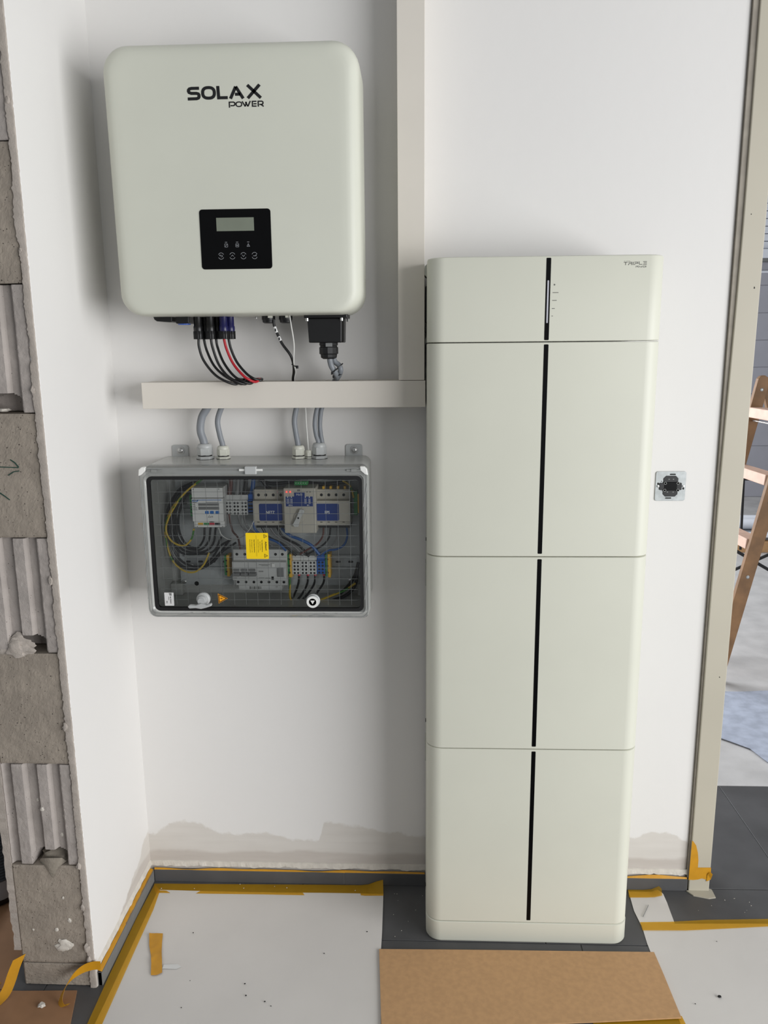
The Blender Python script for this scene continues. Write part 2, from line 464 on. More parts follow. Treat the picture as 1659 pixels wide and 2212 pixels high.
# ragged strip of old plaster above the skirting
def ridge(x0, x1, seed):
    random.seed(seed); b = MB(); n = int((x1 - x0) / .006)
    top = []; bot = []
    for i in range(n + 1):
        x = x0 + (x1 - x0) * i / n
        top.append((x, .0555 + .0012 * noise.noise((x * 30, seed, 0))))
        bot.append((x, .0390 + .0045 * noise.noise((x * 22, seed, 3)) + .0035 * noise.noise((x * 90, seed, 7))))
    for i in range(n):
        d0 = .003 + .0022 * noise.noise((top[i][0] * 70, 1, seed)); d1 = .003 + .0022 * noise.noise((top[i + 1][0] * 70, 1, seed))
        vs = [(top[i][0], 0, top[i][1]), (top[i + 1][0], 0, top[i + 1][1]), (top[i][0], -.002, top[i][1] - .001), (top[i + 1][0], -.002, top[i + 1][1] - .001),
              (bot[i][0], -d0 - .0015, bot[i][1] + .003), (bot[i + 1][0], -d1 - .0015, bot[i + 1][1] + .003), (bot[i][0], -.001, bot[i][1]), (bot[i + 1][0], -.001, bot[i + 1][1])]
        b.add(vs, [(0, 1, 3, 2), (2, 3, 5, 4), (4, 5, 7, 6)])
    return b.build('plaster_ridge', M['lumps'], wall_back)
ridge(-.703, .02, 1); ridge(.49, .690, 5)

# left wall: plaster coat on sand-lime blocks; the raw block ends face the room
b = MB()
nz = 330; prev = None
rings = []
for i in range(nz + 1):
    z = 2.7 * i / nz
    rag = .0035 * noise.noise((0, 0, z * 18)) + .0025 * noise.noise((3, 0, z * 75))
    yf = -.366 + .0016 * noise.noise((9, 0, z * 60))
    rings.append([(XL, 0.0, z), (XL, yf + .0015, z), (XL - .0015, yf, z), (-.7165 + rag, yf - .001, z), (-.7185 + rag, yf + .004, z), (-.7205 + rag * .5, yf + .010, z), (-.7205, 0.0, z)])
b.loft(rings)
wall_left = struct(b.build('wall_left', M['wall_left'], origin=(0, 0, 0)))
# thin raw edge of the coat
b = MB(); rings = []
for i in range(nz * 2 + 1):
    z = 2.7 * i / nz / 2
    rag = .005 * noise.noise((0, 0, z * 9)) + .0028 * noise.noise((3, 0, z * 60)) + .0022 * noise.noise((3, 1, z * 220))
    yf = -.3672 + .0018 * noise.noise((9, 0, z * 60)) + .001 * noise.noise((1, 0, z * 300))
    rings.append([(XL - .0004, yf + .003, z), (XL - .002, yf - .0008, z), (-.712, yf - .002, z), (-.7185 + rag, yf - .0012, z), (-.7205 + rag, yf + .003, z), (-.7195 + rag, yf + .012, z), (XL - .0006, yf + .012, z)])
b.loft(rings)
b.build('plaster_edge', M['plaster_edge'], wall_left, smooth=True)
# coat on the far face of the same wall
b = MB(); rings = []
for i in range(261):
    z = .088 + 2.6 * i / 260
    rag = .003 * noise.noise((5, 0, z * 20)) + .003 * noise.noise((7, 0, z * 90)); yf = -.364 + .002 * noise.noise((2, 2, z * 70))
    rings.append([(-.8675, yf, z), (-.8825 + rag, yf, z), (-.8835 + rag, yf + .004, z), (-.884, .12, z), (-.8675, .12, z)])
b.loft(rings); b.build('plaster_coat', M['plaster_edge'], wall_left)

XB0, XB1 = -.8675, -.7185
def smooth01(a, lo, hi):
    t = max(0, min(1, (a - lo) / (hi - lo))); return t * t * (3 - 2 * t)
GRO = [(-.8655, -.8440), (-.8205, -.7905), (-.7680, -.7425)]
def groove(x):
    d = 0
    for a, c in GRO: d = max(d, min(smooth01(x, a - .001, a + .005), 1 - smooth01(x, c - .004, c + .001)))
    return d * .0105
def block(z0, z1, keyed, seed, notch=True):
    nx, nzz = (74, 90) if keyed else (44, 60)
    b = MB(); vs = []; fs = []
    for j in range(nzz + 1):
        z = z0 + .0012 + (z1 - z0 - .0024) * j / nzz
        for i in range(nx + 1):
            x = XB0 + (XB1 - XB0) * i / nx
            y = -.3645 + .0009 * noise.noise((x * 60, seed, z * 60)) + .0006 * noise.noise((x * 200, seed, z * 200))
            if keyed:
                y0_ = y; y += groove(x)
                if notch:
                    h = z - z0; w = .032 + .006 * (1 - h / .04)
                    if h < .036:
                        ax = abs(x + .7815) - w
                        if h > .022: ax += (h - .022) ** 2 * 90
                        k_ = 1 - smooth01(ax, -.0015, .0015); y = y * (1 - k_) + (y0_ + .050) * k_
            e = min(x - XB0, XB1 - x, z - z0, z1 - z)
            y += .0025 * max(0, 1 - e / .003)
            vs.append((x, y, z))
    for j in range(nzz):
        for i in range(nx):
            a = j * (nx + 1) + i; fs.append((a, a + 1, a + nx + 2, a + nx + 1))
    n0 = len(vs)
    vs += [(XB0, .12, z0 + .0012), (XB1, .12, z0 + .0012), (XB1, .12, z1 - .0012), (XB0, .12, z1 - .0012)]
    fs += [tuple(range(nx, -1, -1)) + (n0, n0 + 1), tuple(nzz * (nx + 1) + i for i in range(nx + 1)) + (n0 + 2, n0 + 3)]
    fs += [tuple(j * (nx + 1) for j in range(nzz + 1)) + (n0 + 3, n0), tuple(j * (nx + 1) + nx for j in range(nzz, -1, -1)) + (n0 + 1, n0 + 2)]
    b.add(vs, fs)
    return b.build('block', M['block_groove' if keyed else 'block'], wall_left, smooth=keyed)
ZB = [.0, .0565, .2982, .533, .777, 1.0149, 1.2571, 1.4925, 1.7363, 1.98, 2.22, 2.46, 2.7]
for i in range(len(ZB) - 1):
    block(ZB[i], ZB[i + 1], i >= 2 and i % 2 == 0, i)
b = MB(); b.box(XB0 + .002, XB1 - .001, -.300, .1, 0, 2.69); b.build('bed_mortar', M['mortar'], wall_left)

def lump(name, c, s, m, parent, seed, amp=.35, sub=3):
    bm = bmesh.new(); bmesh.ops.create_icosphere(bm, subdivisions=sub, radius=1.0)
    b = MB(); vs = []
    for v in bm.verts:
        k = 1 + amp * noise.noise(v.co * 1.6 + Vector((seed, 0, 0))) + amp * .4 * noise.noise(v.co * 4 + Vector((seed, 9, 0)))
        vs.append((c[0] + v.co.x * s[0] * k, c[1] + v.co.y * s[1] * k, c[2] + v.co.z * s[2] * k))
    b.add(vs, [tuple(v.index for v in f.verts) for f in bm.faces]); bm.free()
    return b.build(name, m, parent, smooth=True)
# mortar squeezed out of the finger holes and plaster splashes
b = MB()
b.add([(-.812, -.352, .3), (-.752, -.352, .3), (-.757, -.361, .314), (-.78, -.368, .318), (-.803, -.361, .312), (-.792, -.3665, .296), (-.778, -.3665, .268), (-.764, -.3665, .296), (-.78, -.372, .30)],
      [(0, 5, 8, 4), (4, 8, 3), (3, 8, 2), (2, 8, 7, 1), (5, 6, 8), (6, 7, 8), (0, 4, 3, 2, 1)])
b.build('mortar', M['mortar'], wall_left, smooth=True)
lump('mortar', (-.782, -.335, .304), (.034, .02, .016), M['mortar'], wall_left, 3)
lump('mortar', (-.808, -.360, .787), (.034, .007, .024), M['plaster_edge'], wall_left, 11, .75, 4)
lump('mortar', (-.79, -.345, 1.262), (.012, .012, .004), M['lumps'], wall_left, 17)
lump('plaster_splash', (-.7690, -.3655, .1025), (.017, .0035, .013), M['lumps'], wall_left, 23, .6)
for (x, z, s) in ((-.752, .165, .004), (-.783, .141, .004), (-.835, .14, .0025), (-.745, .41, .0025), (-.787, .43, .004), (-.80, .445, .003), (-.755, .365, .003), (-.762, .22, .0025)):
    lump('plaster_splash', (x, -.3645 + groove(x) * (1 if z > .3 else 0), z), (s, s * .5, s * 1.3), M['lumps'], wall_left, x * 100, .5, 2)
for (x, z, s) in ((-.712, 1.8, .004), (-.716, 1.55, .003), (-.718, 1.30, .004), (-.719, .93, .004), (-.7185, .62, .005), (-.7185, .3, .005), (-.719, .2, .004), (-.718, .1, .006), (-.716, .07, .006)):
    lump('plaster_splash', (x, -.369, z), (s, s * .6, s * 1.8), M['plaster_edge'], wall_left, z * 37, .6, 2)
# green pen strokes on the block
b = MB(); Mid = lambda x, z: (x, z)
for st in ([(-.812, 1.1558), (-.79, 1.1549), (-.7625, 1.1538)], [(-.7764, 1.1693), (-.768, 1.163), (-.7615, 1.1545)], [(-.7835, 1.1389), (-.773, 1.1455), (-.7615, 1.1475)], [(-.812, 1.1105), (-.795, 1.0985), (-.7856, 1.091)]):
    stroke(b, st, .0014, Mid, -.3662, -.3638)
b.build('pen_mark', M['marker'], wall_left)

# floor: grout bed with slate tiles
b = MB(); b.box(-2.2, 2.6, -3.2, .5, -.06, -.0025)
floor = struct(b.build('floor', M['grout'], origin=(0, 0, 0)))
def tile(x0, x1, y0, y1):
    g = .0012; b = MB(); b.box(x0 + g, x1 - g, y0 + g, y1 - g, -.012, 0); return b.build('tile', M['tile'], floor, bevel=.0006, seg=1)
for k in range(-4, 5): tile(.30 + .6 * k, .90 + .6 * k, -.2055, -.0005)
for r in range(5):
    for k in range(-4, 5): tile(.381 + .6 * k - (.3 if r % 2 else 0), .981 + .6 * k - (.3 if r % 2 else 0), -.2055 - .6 * (r + 1), -.2055 - .6 * r)
for x0, x1 in ((.356, .956), (.956, 1.556), (1.556, 2.156)): tile(x0, x1, .0005, .4985)
b = MB(); b.box(-1.5, 5.0, .5, 5.6, -.05, -.0005)
struct(b.build('floor_next_room', M['screed'], origin=(0, 0, 0)))

# skirting tiles
def skirting(name, pieces):
    b = MB()
    x0, x1, y0, y1 = pieces[0][0], pieces[-1][1], pieces[0][2], pieces[-1][3]
    lo = (min(p[0] for p in pieces), max(p[1] for p in pieces), min(p[2] for p in pieces), max(p[3] for p in pieces))
    b.box(lo[0], lo[1], lo[2] + .0012 if lo[1] - lo[0] > .05 else lo[2], lo[3], .0005, .0325)
    o = struct(b.build(name, M['grout'], origin=(0, 0, 0)))
    for p in pieces:
        q = MB(); q.box(p[0] + .0006, p[1] - .0006, p[2], p[3], 0, .034 + p[4]); q.build('tile', M['tile'], o, bevel=.0008, seg=1)
    return o
skirting('baseboard_back', [(-.693, -.191, -.0105, -.001, 0), (-.191, .409, -.0105, -.001, .0003), (.409, .690, -.0105, -.001, 0)])
skirting('baseboard_left', [(-.7035, -.6935, -.362, -.212, 0), (-.7035, -.6935, -.212, -.0105, .0004)])

# door frame post
b = MB()
n = 40; rings = []
for i in range(n + 1):
    z = 2.7 * i / n
    xl = .6935 + .0085 * smooth01(z, .9, 1.7)
    xr = .7455 + .004 * smooth01(z, .5, 1.7)
    rings.append([(xl, -.0110, z), (xr, -.0110, z), (xr, .135, z), (.7035, .135, z), (.7035, .014, z), (xl, .002, z)])
b.loft(rings)
post = struct(b.build('trim_1', M['frame'], origin=(0, 0, 0), bevel=.002))
b = MB(); b.box(.6900, .7025, -.0060, .02, .036, 2.7); b.build('joint_filler', M['device_dark'] if False else mat('grey_joint_filler', (150, 143, 132), rough=0.8, var=.1, vscale=30), post)
b = MB(); b.slab([(.688, -.012), (.700, -.030), (.735, -.040), (.7535, -.036), (.754, -.006), (.744, 0)], 0.0002, .0028); b.build('foot_pad', M['frame'], post)
for (x, z, s) in ((.7345, 1.492, .002), (.7275, .585, .0015), (.716, 1.645, .0012)):
    b = MB(); b.prism([(x, z), (x + s, z - s * .6), (x + s * 1.6, z + s * .2), (x + s * .6, z + s * 2)], -.0113, -.0105); b.build('paint_chip', M['hole'], post)
# ------------------------------------------------------------------ battery tower
TX0, TX1, TF = .0205, .4885, -.2055
def cover_ring(z, ins, r=.034, back=-.088):
    x0, x1, yf = TX0 + ins, TX1 - ins, TF + ins
    pts = [(x0, back, z)]
    for i in range(9):
        t = R(180 + 90 * i / 8); pts.append((x0 + r + r * math.cos(t), yf + r + r * math.sin(t), z))
    for i in range(9):
        t = R(270 + 90 * i / 8); pts.append((x1 - r + r * math.cos(t), yf + r + r * math.sin(t), z))
    pts.append((x1, back, z)); return pts
def cover(name, z0, z1, parent, top=False):
    b = MB()
    if top: rs = [cover_ring(z0, .0012), cover_ring(z0 + .0012, 0), cover_ring(z1 - .004, 0), cover_ring(z1 - .0012, .0012), cover_ring(z1, .004)]
    else: rs = [cover_ring(z0, .0012), cover_ring(z0 + .0012, 0), cover_ring(z1 - .0012, 0), cover_ring(z1, .0012)]
    b.loft(rs); return b.build(name, M['off_white'], parent, smooth=True)
def stripe(z0, z1, parent, name='stripe'):
    b = MB(); b.prism(rr(.2535, .2625, z0, z1, .0015, 3), TF - .0004, TF + .002); return b.build(name, M['gloss_black'], parent)
Z = [0, .0545, .4945, .9365, 1.3805, 1.5455]
lab = ['lowest off-white battery module of the stack, resting on its plinth',
       'off-white battery module between the lowest and the highest ones',
       'off-white battery module directly under the stack\'s control unit']
for i in range(3):
    t = thing('battery_module', (.2545, -.1, Z[i + 1]), lab[i], 'battery', 'stacked battery modules')
    z0, z1 = Z[i + 1] + .0009, Z[i + 2] - .0009
    cover('front_cover', z0, z1, t)
    b = MB(); b.box(TX0 - .0005, TX1 - .0005, -.087, -.014, z0 + .001, z1 - .001); b.build('rear_casing', M['casing'], t, bevel=.003)
    stripe(z0 + .006, z1 - .004, t)
    for x in (TX0 - .002, TX1 - .0005):
        b = MB(); b.prism(rr(0, .002, z1 - .105, z1 - .05, .0009, 2), -.07, -.032)
        b.v = [(v[0] + x, v[1], v[2]) for v in b.v]; b.build('side_grip', M['casing'], t)
        b = MB(); b.box(x + .0003, x + .0017, -.094, -.0885, z0 + .007, z0 + .014); b.build('clip_slot', M['hole'], t)
t = thing('battery_control_unit', (.2545, -.1, Z[4]), 'off-white battery control unit topping the stack, with light bar', 'control unit')
z0, z1 = Z[4] + .0009, Z[5]
cover('front_cover', z0, z1, t, True)
b = MB(); b.box(TX0 + .001, TX1 - .0015, -.087, -.014, z0 + .002, z1 - .012); b.build('rear_casing', M['casing'], t, bevel=.004)
s = stripe(z0 + .0025, z1 - .004, t)
b = MB(); b.prism(rr(.2565, .2595, 1.417, 1.499, .0014, 4), TF - .0009, TF + .001); b.build('light_bar', M['led_bar'], s)
b = MB()
x0 = .2675
b.prism(oval(.2705, 1.4905, .0016, .0016, 2, 14), TF - .0003, TF + .001)
for k, (w, zz) in enumerate(((.0112, 1.4755), (.0085, 1.4605), (.0056, 1.445), (.0027, 1.4305))):
    b.box(x0 - k * .0003, x0 - k * .0003 + w, TF - .0003, TF + .001, zz - .0006, zz + .0006)
b.build('level_marks', M['grey_print'], t)
# maker's mark, drawn as pen strokes
b = MB()
MT = lambda u, v: (.4036 + (u - 330) * .0000700, 1.5322 - (v - 350) * .0000700)
for st in ([(330, 366), (432, 366)], [(380, 366), (380, 442)], [(455, 366), (548, 366), (548, 442)], [(452, 442), (480, 402), (540, 402)], [(588, 358), (588, 442)],
           [(620, 366), (712, 366), (712, 402), (645, 402), (622, 440)], [(752, 350), (752, 412), (770, 428), (840, 428)], [(865, 354), (962, 354)], [(880, 390), (962, 390)], [(862, 428), (962, 428)]):
    stroke(b, st, 17, MT, TF - .0003, TF + .0005)
b.build('lettering_large', M['grey_print'], t)
b = MB()
for st in ([(670, 510), (670, 466), (712, 466), (712, 492), (675, 492)], [(775, 480), (800, 508), (815, 482), (830, 508), (850, 466)], [(915, 466), (870, 466), (870, 508), (915, 508)], [(875, 488), (912, 488)],
           [(925, 510), (925, 468), (950, 468), (950, 488), (930, 488), (950, 510)], [(335, 334), (368, 334)], [(396, 334), (440, 334)], [(450, 334), (497, 334)]):
    stroke(b, st, 7, MT, TF - .0003, TF + .0005)
stroke(b, oval(742, 487, 20, 20), 7, MT, TF - .0003, TF + .0005, True)
b.build('lettering_small', M['grey_print'], t)
# left side: handle lug and plug
b = MB(); b.prism([(.0155, 1.523), (.0205, 1.518), (.0215, 1.545), (.0165, 1.540)], -.09, -.04); b.build('handle_lug', M['casing'], t)
b = MB(); b.box(.0175, .022, -.085, -.035, 1.425, 1.50); b.build('side_socket', M['black'], t, bevel=.002)
b = MB(); b.box(.0165, .022, -.08, -.05, 1.404, 1.4175); b.build('plug', M['black'], t, bevel=.001)
b = MB(); b.prism([(.0165, 1.3815), (.0215, 1.3815), (.0215, 1.396), (.018, 1.391)], -.08, -.03); b.build('catch', M['casing'], t)
# plinth
t = thing('battery_plinth', (.2545, -.1, 0), 'low off-white plinth with rounded front corners under the battery stack', 'plinth')
b = MB(); b.loft([cover_ring(0.0, .003), cover_ring(.002, .0008), cover_ring(.006, -.0008), cover_ring(.0525, -.0008), cover_ring(.0537, .0006)])
b.build('front_cover', M['off_white'], t, smooth=True)
b = MB(); b.box(TX0, TX1, -.087, -.014, 0, .0535); b.build('rear_casing', M['casing'], t, bevel=.003)

# ------------------------------------------------------------------ inverter
IX0, IX1, IZ0, IZ1 = -.6135, -.111, 1.4405, 1.951
inv = thing('solar_inverter', (-.362, -.1, IZ0), 'large off-white wall-mounted solar inverter with black display panel', 'inverter')
def iring(y, ins, bot, r0):
    pts = rr(IX0 + ins, IX1 - ins, IZ0 + bot, IZ1 - ins, (max(.004, .046 - ins * .35), max(.004, .046 - ins * .35), max(.004, r0 - ins * .35), max(.004, r0 - ins * .35)), 8)
    return [(x + .004 * (1 - smooth01(x, IX0, IX1)) * (1 - (z - IZ0) / .51) , y, z) for x, z in pts]
prof = [(-.05, .006, .006), (-.055, .001, .001), (-.06, 0, 0), (-.158, 0, 0), (-.168, .0008, .0002), (-.176, .0026, .0005), (-.183, .0056, .0010), (-.1885, .0096, .0018), (-.1925, .0145, .003), (-.1948, .0205, .0048), (-.1960, .028, .0075), (-.1965, .040, .012)]
b = MB(); b.loft([iring(y, i, bt, .050) for y, i, bt in prof])
b.build('housing', M['inverter'], inv, smooth=True)
b = MB(); b.box(-.575, -.150, -.052, -.010, 1.475, 1.915); b.build('heat_sink', M['device_dark'], inv, bevel=.004)
b = MB(); b.box(-.50, -.22, -.012, -.0005, 1.62, 1.86); b.build('wall_bracket', M['zinc'], inv)
b = MB()
FY = -.1965
ML = lambda u, v: (-.4425 + (u - 110) * .0001086, 1.8672 - (v - 150) * .0000985)
for st in ([(330, 183), (195, 183), (160, 191), (141, 212), (139, 234), (150, 256), (185, 272), (280, 274), (312, 284), (324, 305), (324, 335), (312, 358), (280, 370), (120, 372)],
           [(666, 150), (674, 363), (836, 363)], [(884, 384), (985, 168)], [(985, 168), (1112, 384)], [(968, 306), (1062, 306)], [(1192, 145), (1426, 380)], [(1410, 142), (1194, 382)]):
    stroke(b, st, 55, ML, FY - .0004, FY + .001)
stroke(b, oval(496, 270, 105, 95, 2.5), 55, ML, FY - .0004, FY + .001, True)
b.build('lettering_large', M['print_black'], inv)
b = MB()
for st in ([(860, 545), (860, 446), (935, 446), (955, 458), (960, 478), (952, 500), (935, 510), (880, 510)], [(1090, 436), (1142, 530)], [(1142, 530), (1166, 446)], [(1150, 446), (1190, 530)], [(1190, 530), (1236, 432)],
           [(1345, 441), (1272, 441), (1272, 528), (1345, 528)], [(1292, 485), (1345, 485)], [(1376, 538), (1376, 441), (1440, 441), (1458, 452), (1462, 472), (1454, 492), (1438, 499), (1395, 499)], [(1425, 499), (1470, 536)]):
    stroke(b, st, 22, ML, FY - .0004, FY + .001)
stroke(b, oval(1030, 487, 50, 41, 2.5), 20, ML, FY - .0004, FY + .001, True)
b.build('lettering_small', M['print_black'], inv)
# display panel
b = MB(); b.prism(rr(-.4312, -.2890, 1.5292, 1.6432, .0062, 5), FY - .0012, FY + .002)
dp = b.build('display_panel', M['gloss_black'], inv, bevel=.0005, seg=1)
DY = FY - .0012
b = MB(); b.box(-.3976, -.3226, DY - .0002, DY + .001, 1.6018, 1.6270); b.build('screen', M['lcd'], dp)
b = MB()
for x in (-.3800, -.3578, -.3355): b.box(x - .0022, x + .0022, DY - .0002, DY + .0005, 1.5803, 1.5811)
def mk(pts, w=.00065, closed=False): stroke(b, pts, w, Mid, DY - .0002, DY + .0005, closed)
for x in (-.3800, -.3578):
    mk(rr(x - .003, x + .003, 1.5715, 1.5777, .0008, 2), .0006, True)
mk([(-.382, 1.5727), (-.378, 1.5765)]); mk([(-.3595, 1.5735), (-.3585, 1.5755), (-.357, 1.5735), (-.356, 1.5755)])
mk([(-.3383, 1.5722), (-.3327, 1.5722), (-.3355, 1.5775)], .0006, True); mk([(-.3355, 1.5735), (-.3355, 1.5755)])
for k, x in enumerate((-.3912, -.3684, -.3462, -.3238)):
    for a0, a1 in ((25, 155), (205, 335)):
        mk([(x + .0056 * math.cos(R(a0 + (a1 - a0) * i / 8)), 1.5545 + .0062 * math.sin(R(a0 + (a1 - a0) * i / 8))) for i in range(9)], .0007)
mk([(-.3942, 1.5558), (-.3895, 1.5558), (-.388, 1.5545), (-.3895, 1.553), (-.392, 1.553)]); mk([(-.3928, 1.557), (-.3945, 1.5558), (-.3928, 1.5546)])
mk([(-.3710, 1.5535), (-.3684, 1.5562), (-.3658, 1.5535)]); mk([(-.3488, 1.5562), (-.3462, 1.5530), (-.3436, 1.5562)])
mk([(-.3207, 1.557), (-.3207, 1.5540), (-.3265, 1.5540)], .0009)
b.build('touch_symbols', M['pale_print'], dp)
# under-side fittings (all hang from the housing floor)
def part(name, b, m, parent=inv, **k): return b.build(name, M[m], parent, **k)
b = MB(); b.prism([(-.560, 1.4425), (-.519, 1.4425), (-.519, 1.4305), (-.5235, 1.4295), (-.552, 1.4315), (-.557, 1.435)], -.13, -.085); part('isolator_switch', b, 'black', bevel=.0015)
b = MB(); b.box(-.513, -.484, -.125, -.085, 1.4265, 1.4425); pb = part('port_housing', b, 'black', bevel=.002)
b = MB(); b.lathe((-.500, -.105, 1.4245), [(.013, 0), (.0135, .001), (.0135, .0025)], 18); b.build('port_rim', M['blue_cap'], pb)
cx = [-.4690, -.4580, -.4425, -.4310, -.4135, -.4035]
for k, x in enumerate(cx):
    y = -.112 if k % 2 == 0 else -.094
    blue = k >= 4
    b = MB(); b.lathe((x, y, 1.408), [(.0088, 0), (.0098, .004), (.0098, .012), (.0086, .014), (.0086, .034)], 16)
    c = b.build('connector', M['blue_conn' if blue else 'black'], inv, smooth=True)
    b = MB()
    for q in range(12):
        a = 2 * math.pi * q / 12; b.cyl((x + .0092 * math.cos(a), y + .0092 * math.sin(a), 1.3938), (x + .0092 * math.cos(a), y + .0092 * math.sin(a), 1.4105), .0016, n=6)
    b.lathe((x, y, 1.3935), [(.006, 0), (.0092, .0008), (.0096, .010), (.0085, .0172), (.005, .0176)], 18); b.build('union_nut', M['black'], c)
for x in (-.3175, -.2805):
    b = MB(); b.lathe((x, -.105, 1.4255), [(.009, 0), (.0125, .0018), (.0135, .006), (.0140, .0075), (.0145, .0076), (.0145, .017)], 20); c = part('port_cap', b, 'black', smooth=True)
    b = MB(); b.box(x + .002, x + .0115, -.123, -.1185, 1.4365, 1.4425); b.build('port_label', M['gland_cream'], c)
b = MB(); b.cyl((-.3445, -.10, 1.4425), (-.3445, -.10, 1.4375), .0026, n=10); b.cyl((-.3445, -.10, 1.4375), (-.3445, -.10, 1.436), .0015, n=8); part('earth_screw', b, 'steel')
b = MB(); b.box(-.2375, -.1465, -.135, -.06, 1.4345, 1.4425); f = part('connector_flange', b, 'black', bevel=.0015)
for x, y in ((-.2315, -.131), (-.1585, -.131), (-.1505, -.066), (-.2315, -.066)):
    b = MB(); b.cyl((x, y, 1.4375), (x, y, 1.4285), .0032, n=10); b.build('screw', M['steel'], f)
b = MB(); b.loft([[(x, y, 1.4345) for x, y in ((-.2315, -.128), (-.1585, -.128), (-.1545, -.118), (-.1545, -.070), (-.2315, -.070))],
                  [(x, y, 1.384) for x, y in ((-.2295, -.126), (-.1600, -.126), (-.1560, -.117), (-.1560, -.072), (-.2295, -.072))]])
g = part('terminal_cover', b, 'black', bevel=.002)
gx, gy = -.1905, -.1
b = MB(); b.lathe((gx, gy, 1.3495), [(.012, 0), (.0172, .003), (.0180, .010), (.0205, .011), (.0205, .025), (.0185, .0255), (.0185, .0285), (.0200, .029), (.0200, .0345)], 12); c = part('cable_gland', b, 'black', bevel=.0005)
b = MB(); b.box(gx - .004, gx + .010, gy - .0206, gy - .0185, 1.3755, 1.3830); b.build('gland_mark', M['device_dark'], c)

# ------------------------------------------------------------------ cable ducts
DX0, DX1, DZ0, DZ1, DD = -.6088, .0178, 1.2445, 1.3015, .09
d = thing('cable_duct', ((DX0 + DX1) / 2, -.045, DZ0), 'horizontal cream cable duct running below the inverter', 'cable duct', 'cream wall ducts')
b = MB(); b.box(DX0 + .001, DX1, -.004, 0, DZ0, DZ1); b.box(DX0 + .001, DX1, -DD + .004, -.004, DZ0, DZ0 + .002)
for x0, x1 in ((DX0 + .001, -.462), (-.340, -.276), (-.256, -.2055), (-.153, DX1)): b.box(x0, x1, -DD + .004, -.004, DZ1 - .002, DZ1)
for x0, x1 in ((-.462, -.340), (-.276, -.256), (-.2055, -.153)): b.box(x0, x1, -DD + .004, -.070, DZ1 - .002, DZ1); b.box(x0, x1, -.012, -.004, DZ1 - .002, DZ1)
b.box(DX0 + .001, DX0 + .003, -DD + .004, -.004, DZ0 + .002, DZ1 - .002)
b.build('trough', M['duct'], d)
b = MB(); b.box(DX0, DX1, -DD, -DD + .003, DZ0 - .0003, DZ1 + .0003); b.build('lid', M['duct'], d, bevel=.0008)
d = thing('cable_duct', (-.012, -.045, 1.303), 'vertical cream cable duct rising between inverter and battery stack', 'cable duct', 'cream wall ducts')
b = MB(); b.box(-.0395, .0150, -.004, 0, 1.303, 2.7); b.box(-.0395, -.0375, -DD + .004, -.004, 1.303, 2.7); b.box(.0130, .0150, -DD + .004, -.004, 1.303, 2.7); b.build('trough', M['duct'], d)
b = MB(); b.box(-.0403, .0158, -DD, -DD + .003, 1.3027, 2.7); b.build('lid', M['duct'], d, bevel=.0008)
# ------------------------------------------------------------------ cables between inverter, duct and box
def wire(name, pts, r, m, label, cat='cable', group=None, n=8, sub=6, parts=None):
    b = MB(); b.tube(pts, r, n, sub)
    if parts is None:
        o = b.build(name, M[m], smooth=True); return tag(o, label, cat, group)
    z = min(p[2] for p in pts); t = thing(name, (pts[0][0], pts[0][1], z), label, cat, group)
    b.build('sheath', M[m], t, smooth=True); return t
PWR = [[(-0.4691, -0.112, 1.3955), (-0.4691, -0.112, 1.377), (-0.4611, -0.112, 1.3495), (-0.4402, -0.112, 1.3208), (-0.4169, -0.118, 1.306), (-0.3944, -0.108, 1.2975)],
       [(-0.4628, -0.094, 1.3957), (-0.4576, -0.094, 1.37), (-0.4423, -0.1, 1.3383), (-0.4208, -0.106, 1.3175), (-0.3992, -0.112, 1.3056), (-0.3809, -0.106, 1.2978)],
       [(-0.4425, -0.112, 1.3953), (-0.44, -0.112, 1.3768), (-0.4293, -0.112, 1.3424), (-0.4116, -0.115, 1.3177), (-0.3915, -0.115, 1.3041), (-0.3739, -0.106, 1.2977)],
       [(-0.4358, -0.094, 1.3954), (-0.4334, -0.094, 1.3767), (-0.4208, -0.1, 1.3451), (-0.3997, -0.106, 1.3173), (-0.378, -0.112, 1.3039), (-0.3627, -0.104, 1.2986)],
       [(-0.4144, -0.112, 1.395), (-0.4096, -0.112, 1.3726), (-0.3971, -0.112, 1.3421), (-0.3767, -0.115, 1.3174), (-0.3637, -0.112, 1.3073), (-0.3528, -0.102, 1.3019)],
       [(-0.4085, -0.094, 1.3951), (-0.4041, -0.094, 1.3725), (-0.3926, -0.094, 1.3447), (-0.3731, -0.098, 1.3212), (-0.3579, -0.1, 1.3101), (-0.3479, -0.095, 1.3056)]]
for k, p in enumerate(PWR):
    x, y, z = p[-1]
    red = k == 4
    p = p + [(x + .007, -.090, 1.3055), (x + .004, -.074, 1.3075), (x - .014, -.058, 1.304), (x - .04, -.047, 1.288), (x - .055, -.045, 1.27)]
    wire('power_cable', p, .0028, 'red' if red else 'cable',
         ['black power cable nearest the isolator switch, bending into the duct', 'second black power cable counted from the isolator switch', 'third black power cable counted from the isolator switch',
          'black power cable next to the red one, on the isolator side', 'red power cable bending from the inverter into the duct', 'black power cable between the red cable and the flagged data cable'][k], 'cable',
         'power cables under the inverter', n=10)
t = wire('data_cable', [(-0.3055, -0.112, 1.4334), (-0.3045, -0.112, 1.4195), (-0.2968, -0.112, 1.399), (-0.2881, -0.112, 1.3811), (-0.2729, -0.112, 1.3601), (-0.2678, -0.105, 1.3431), (-0.2706, -0.08, 1.3229), (-0.2761, -0.06, 1.3026)] + [(-.2715, -.05, 1.28)], .0029, 'cable', 'black data cable with two white paper flags under the inverter', parts=True, n=10)
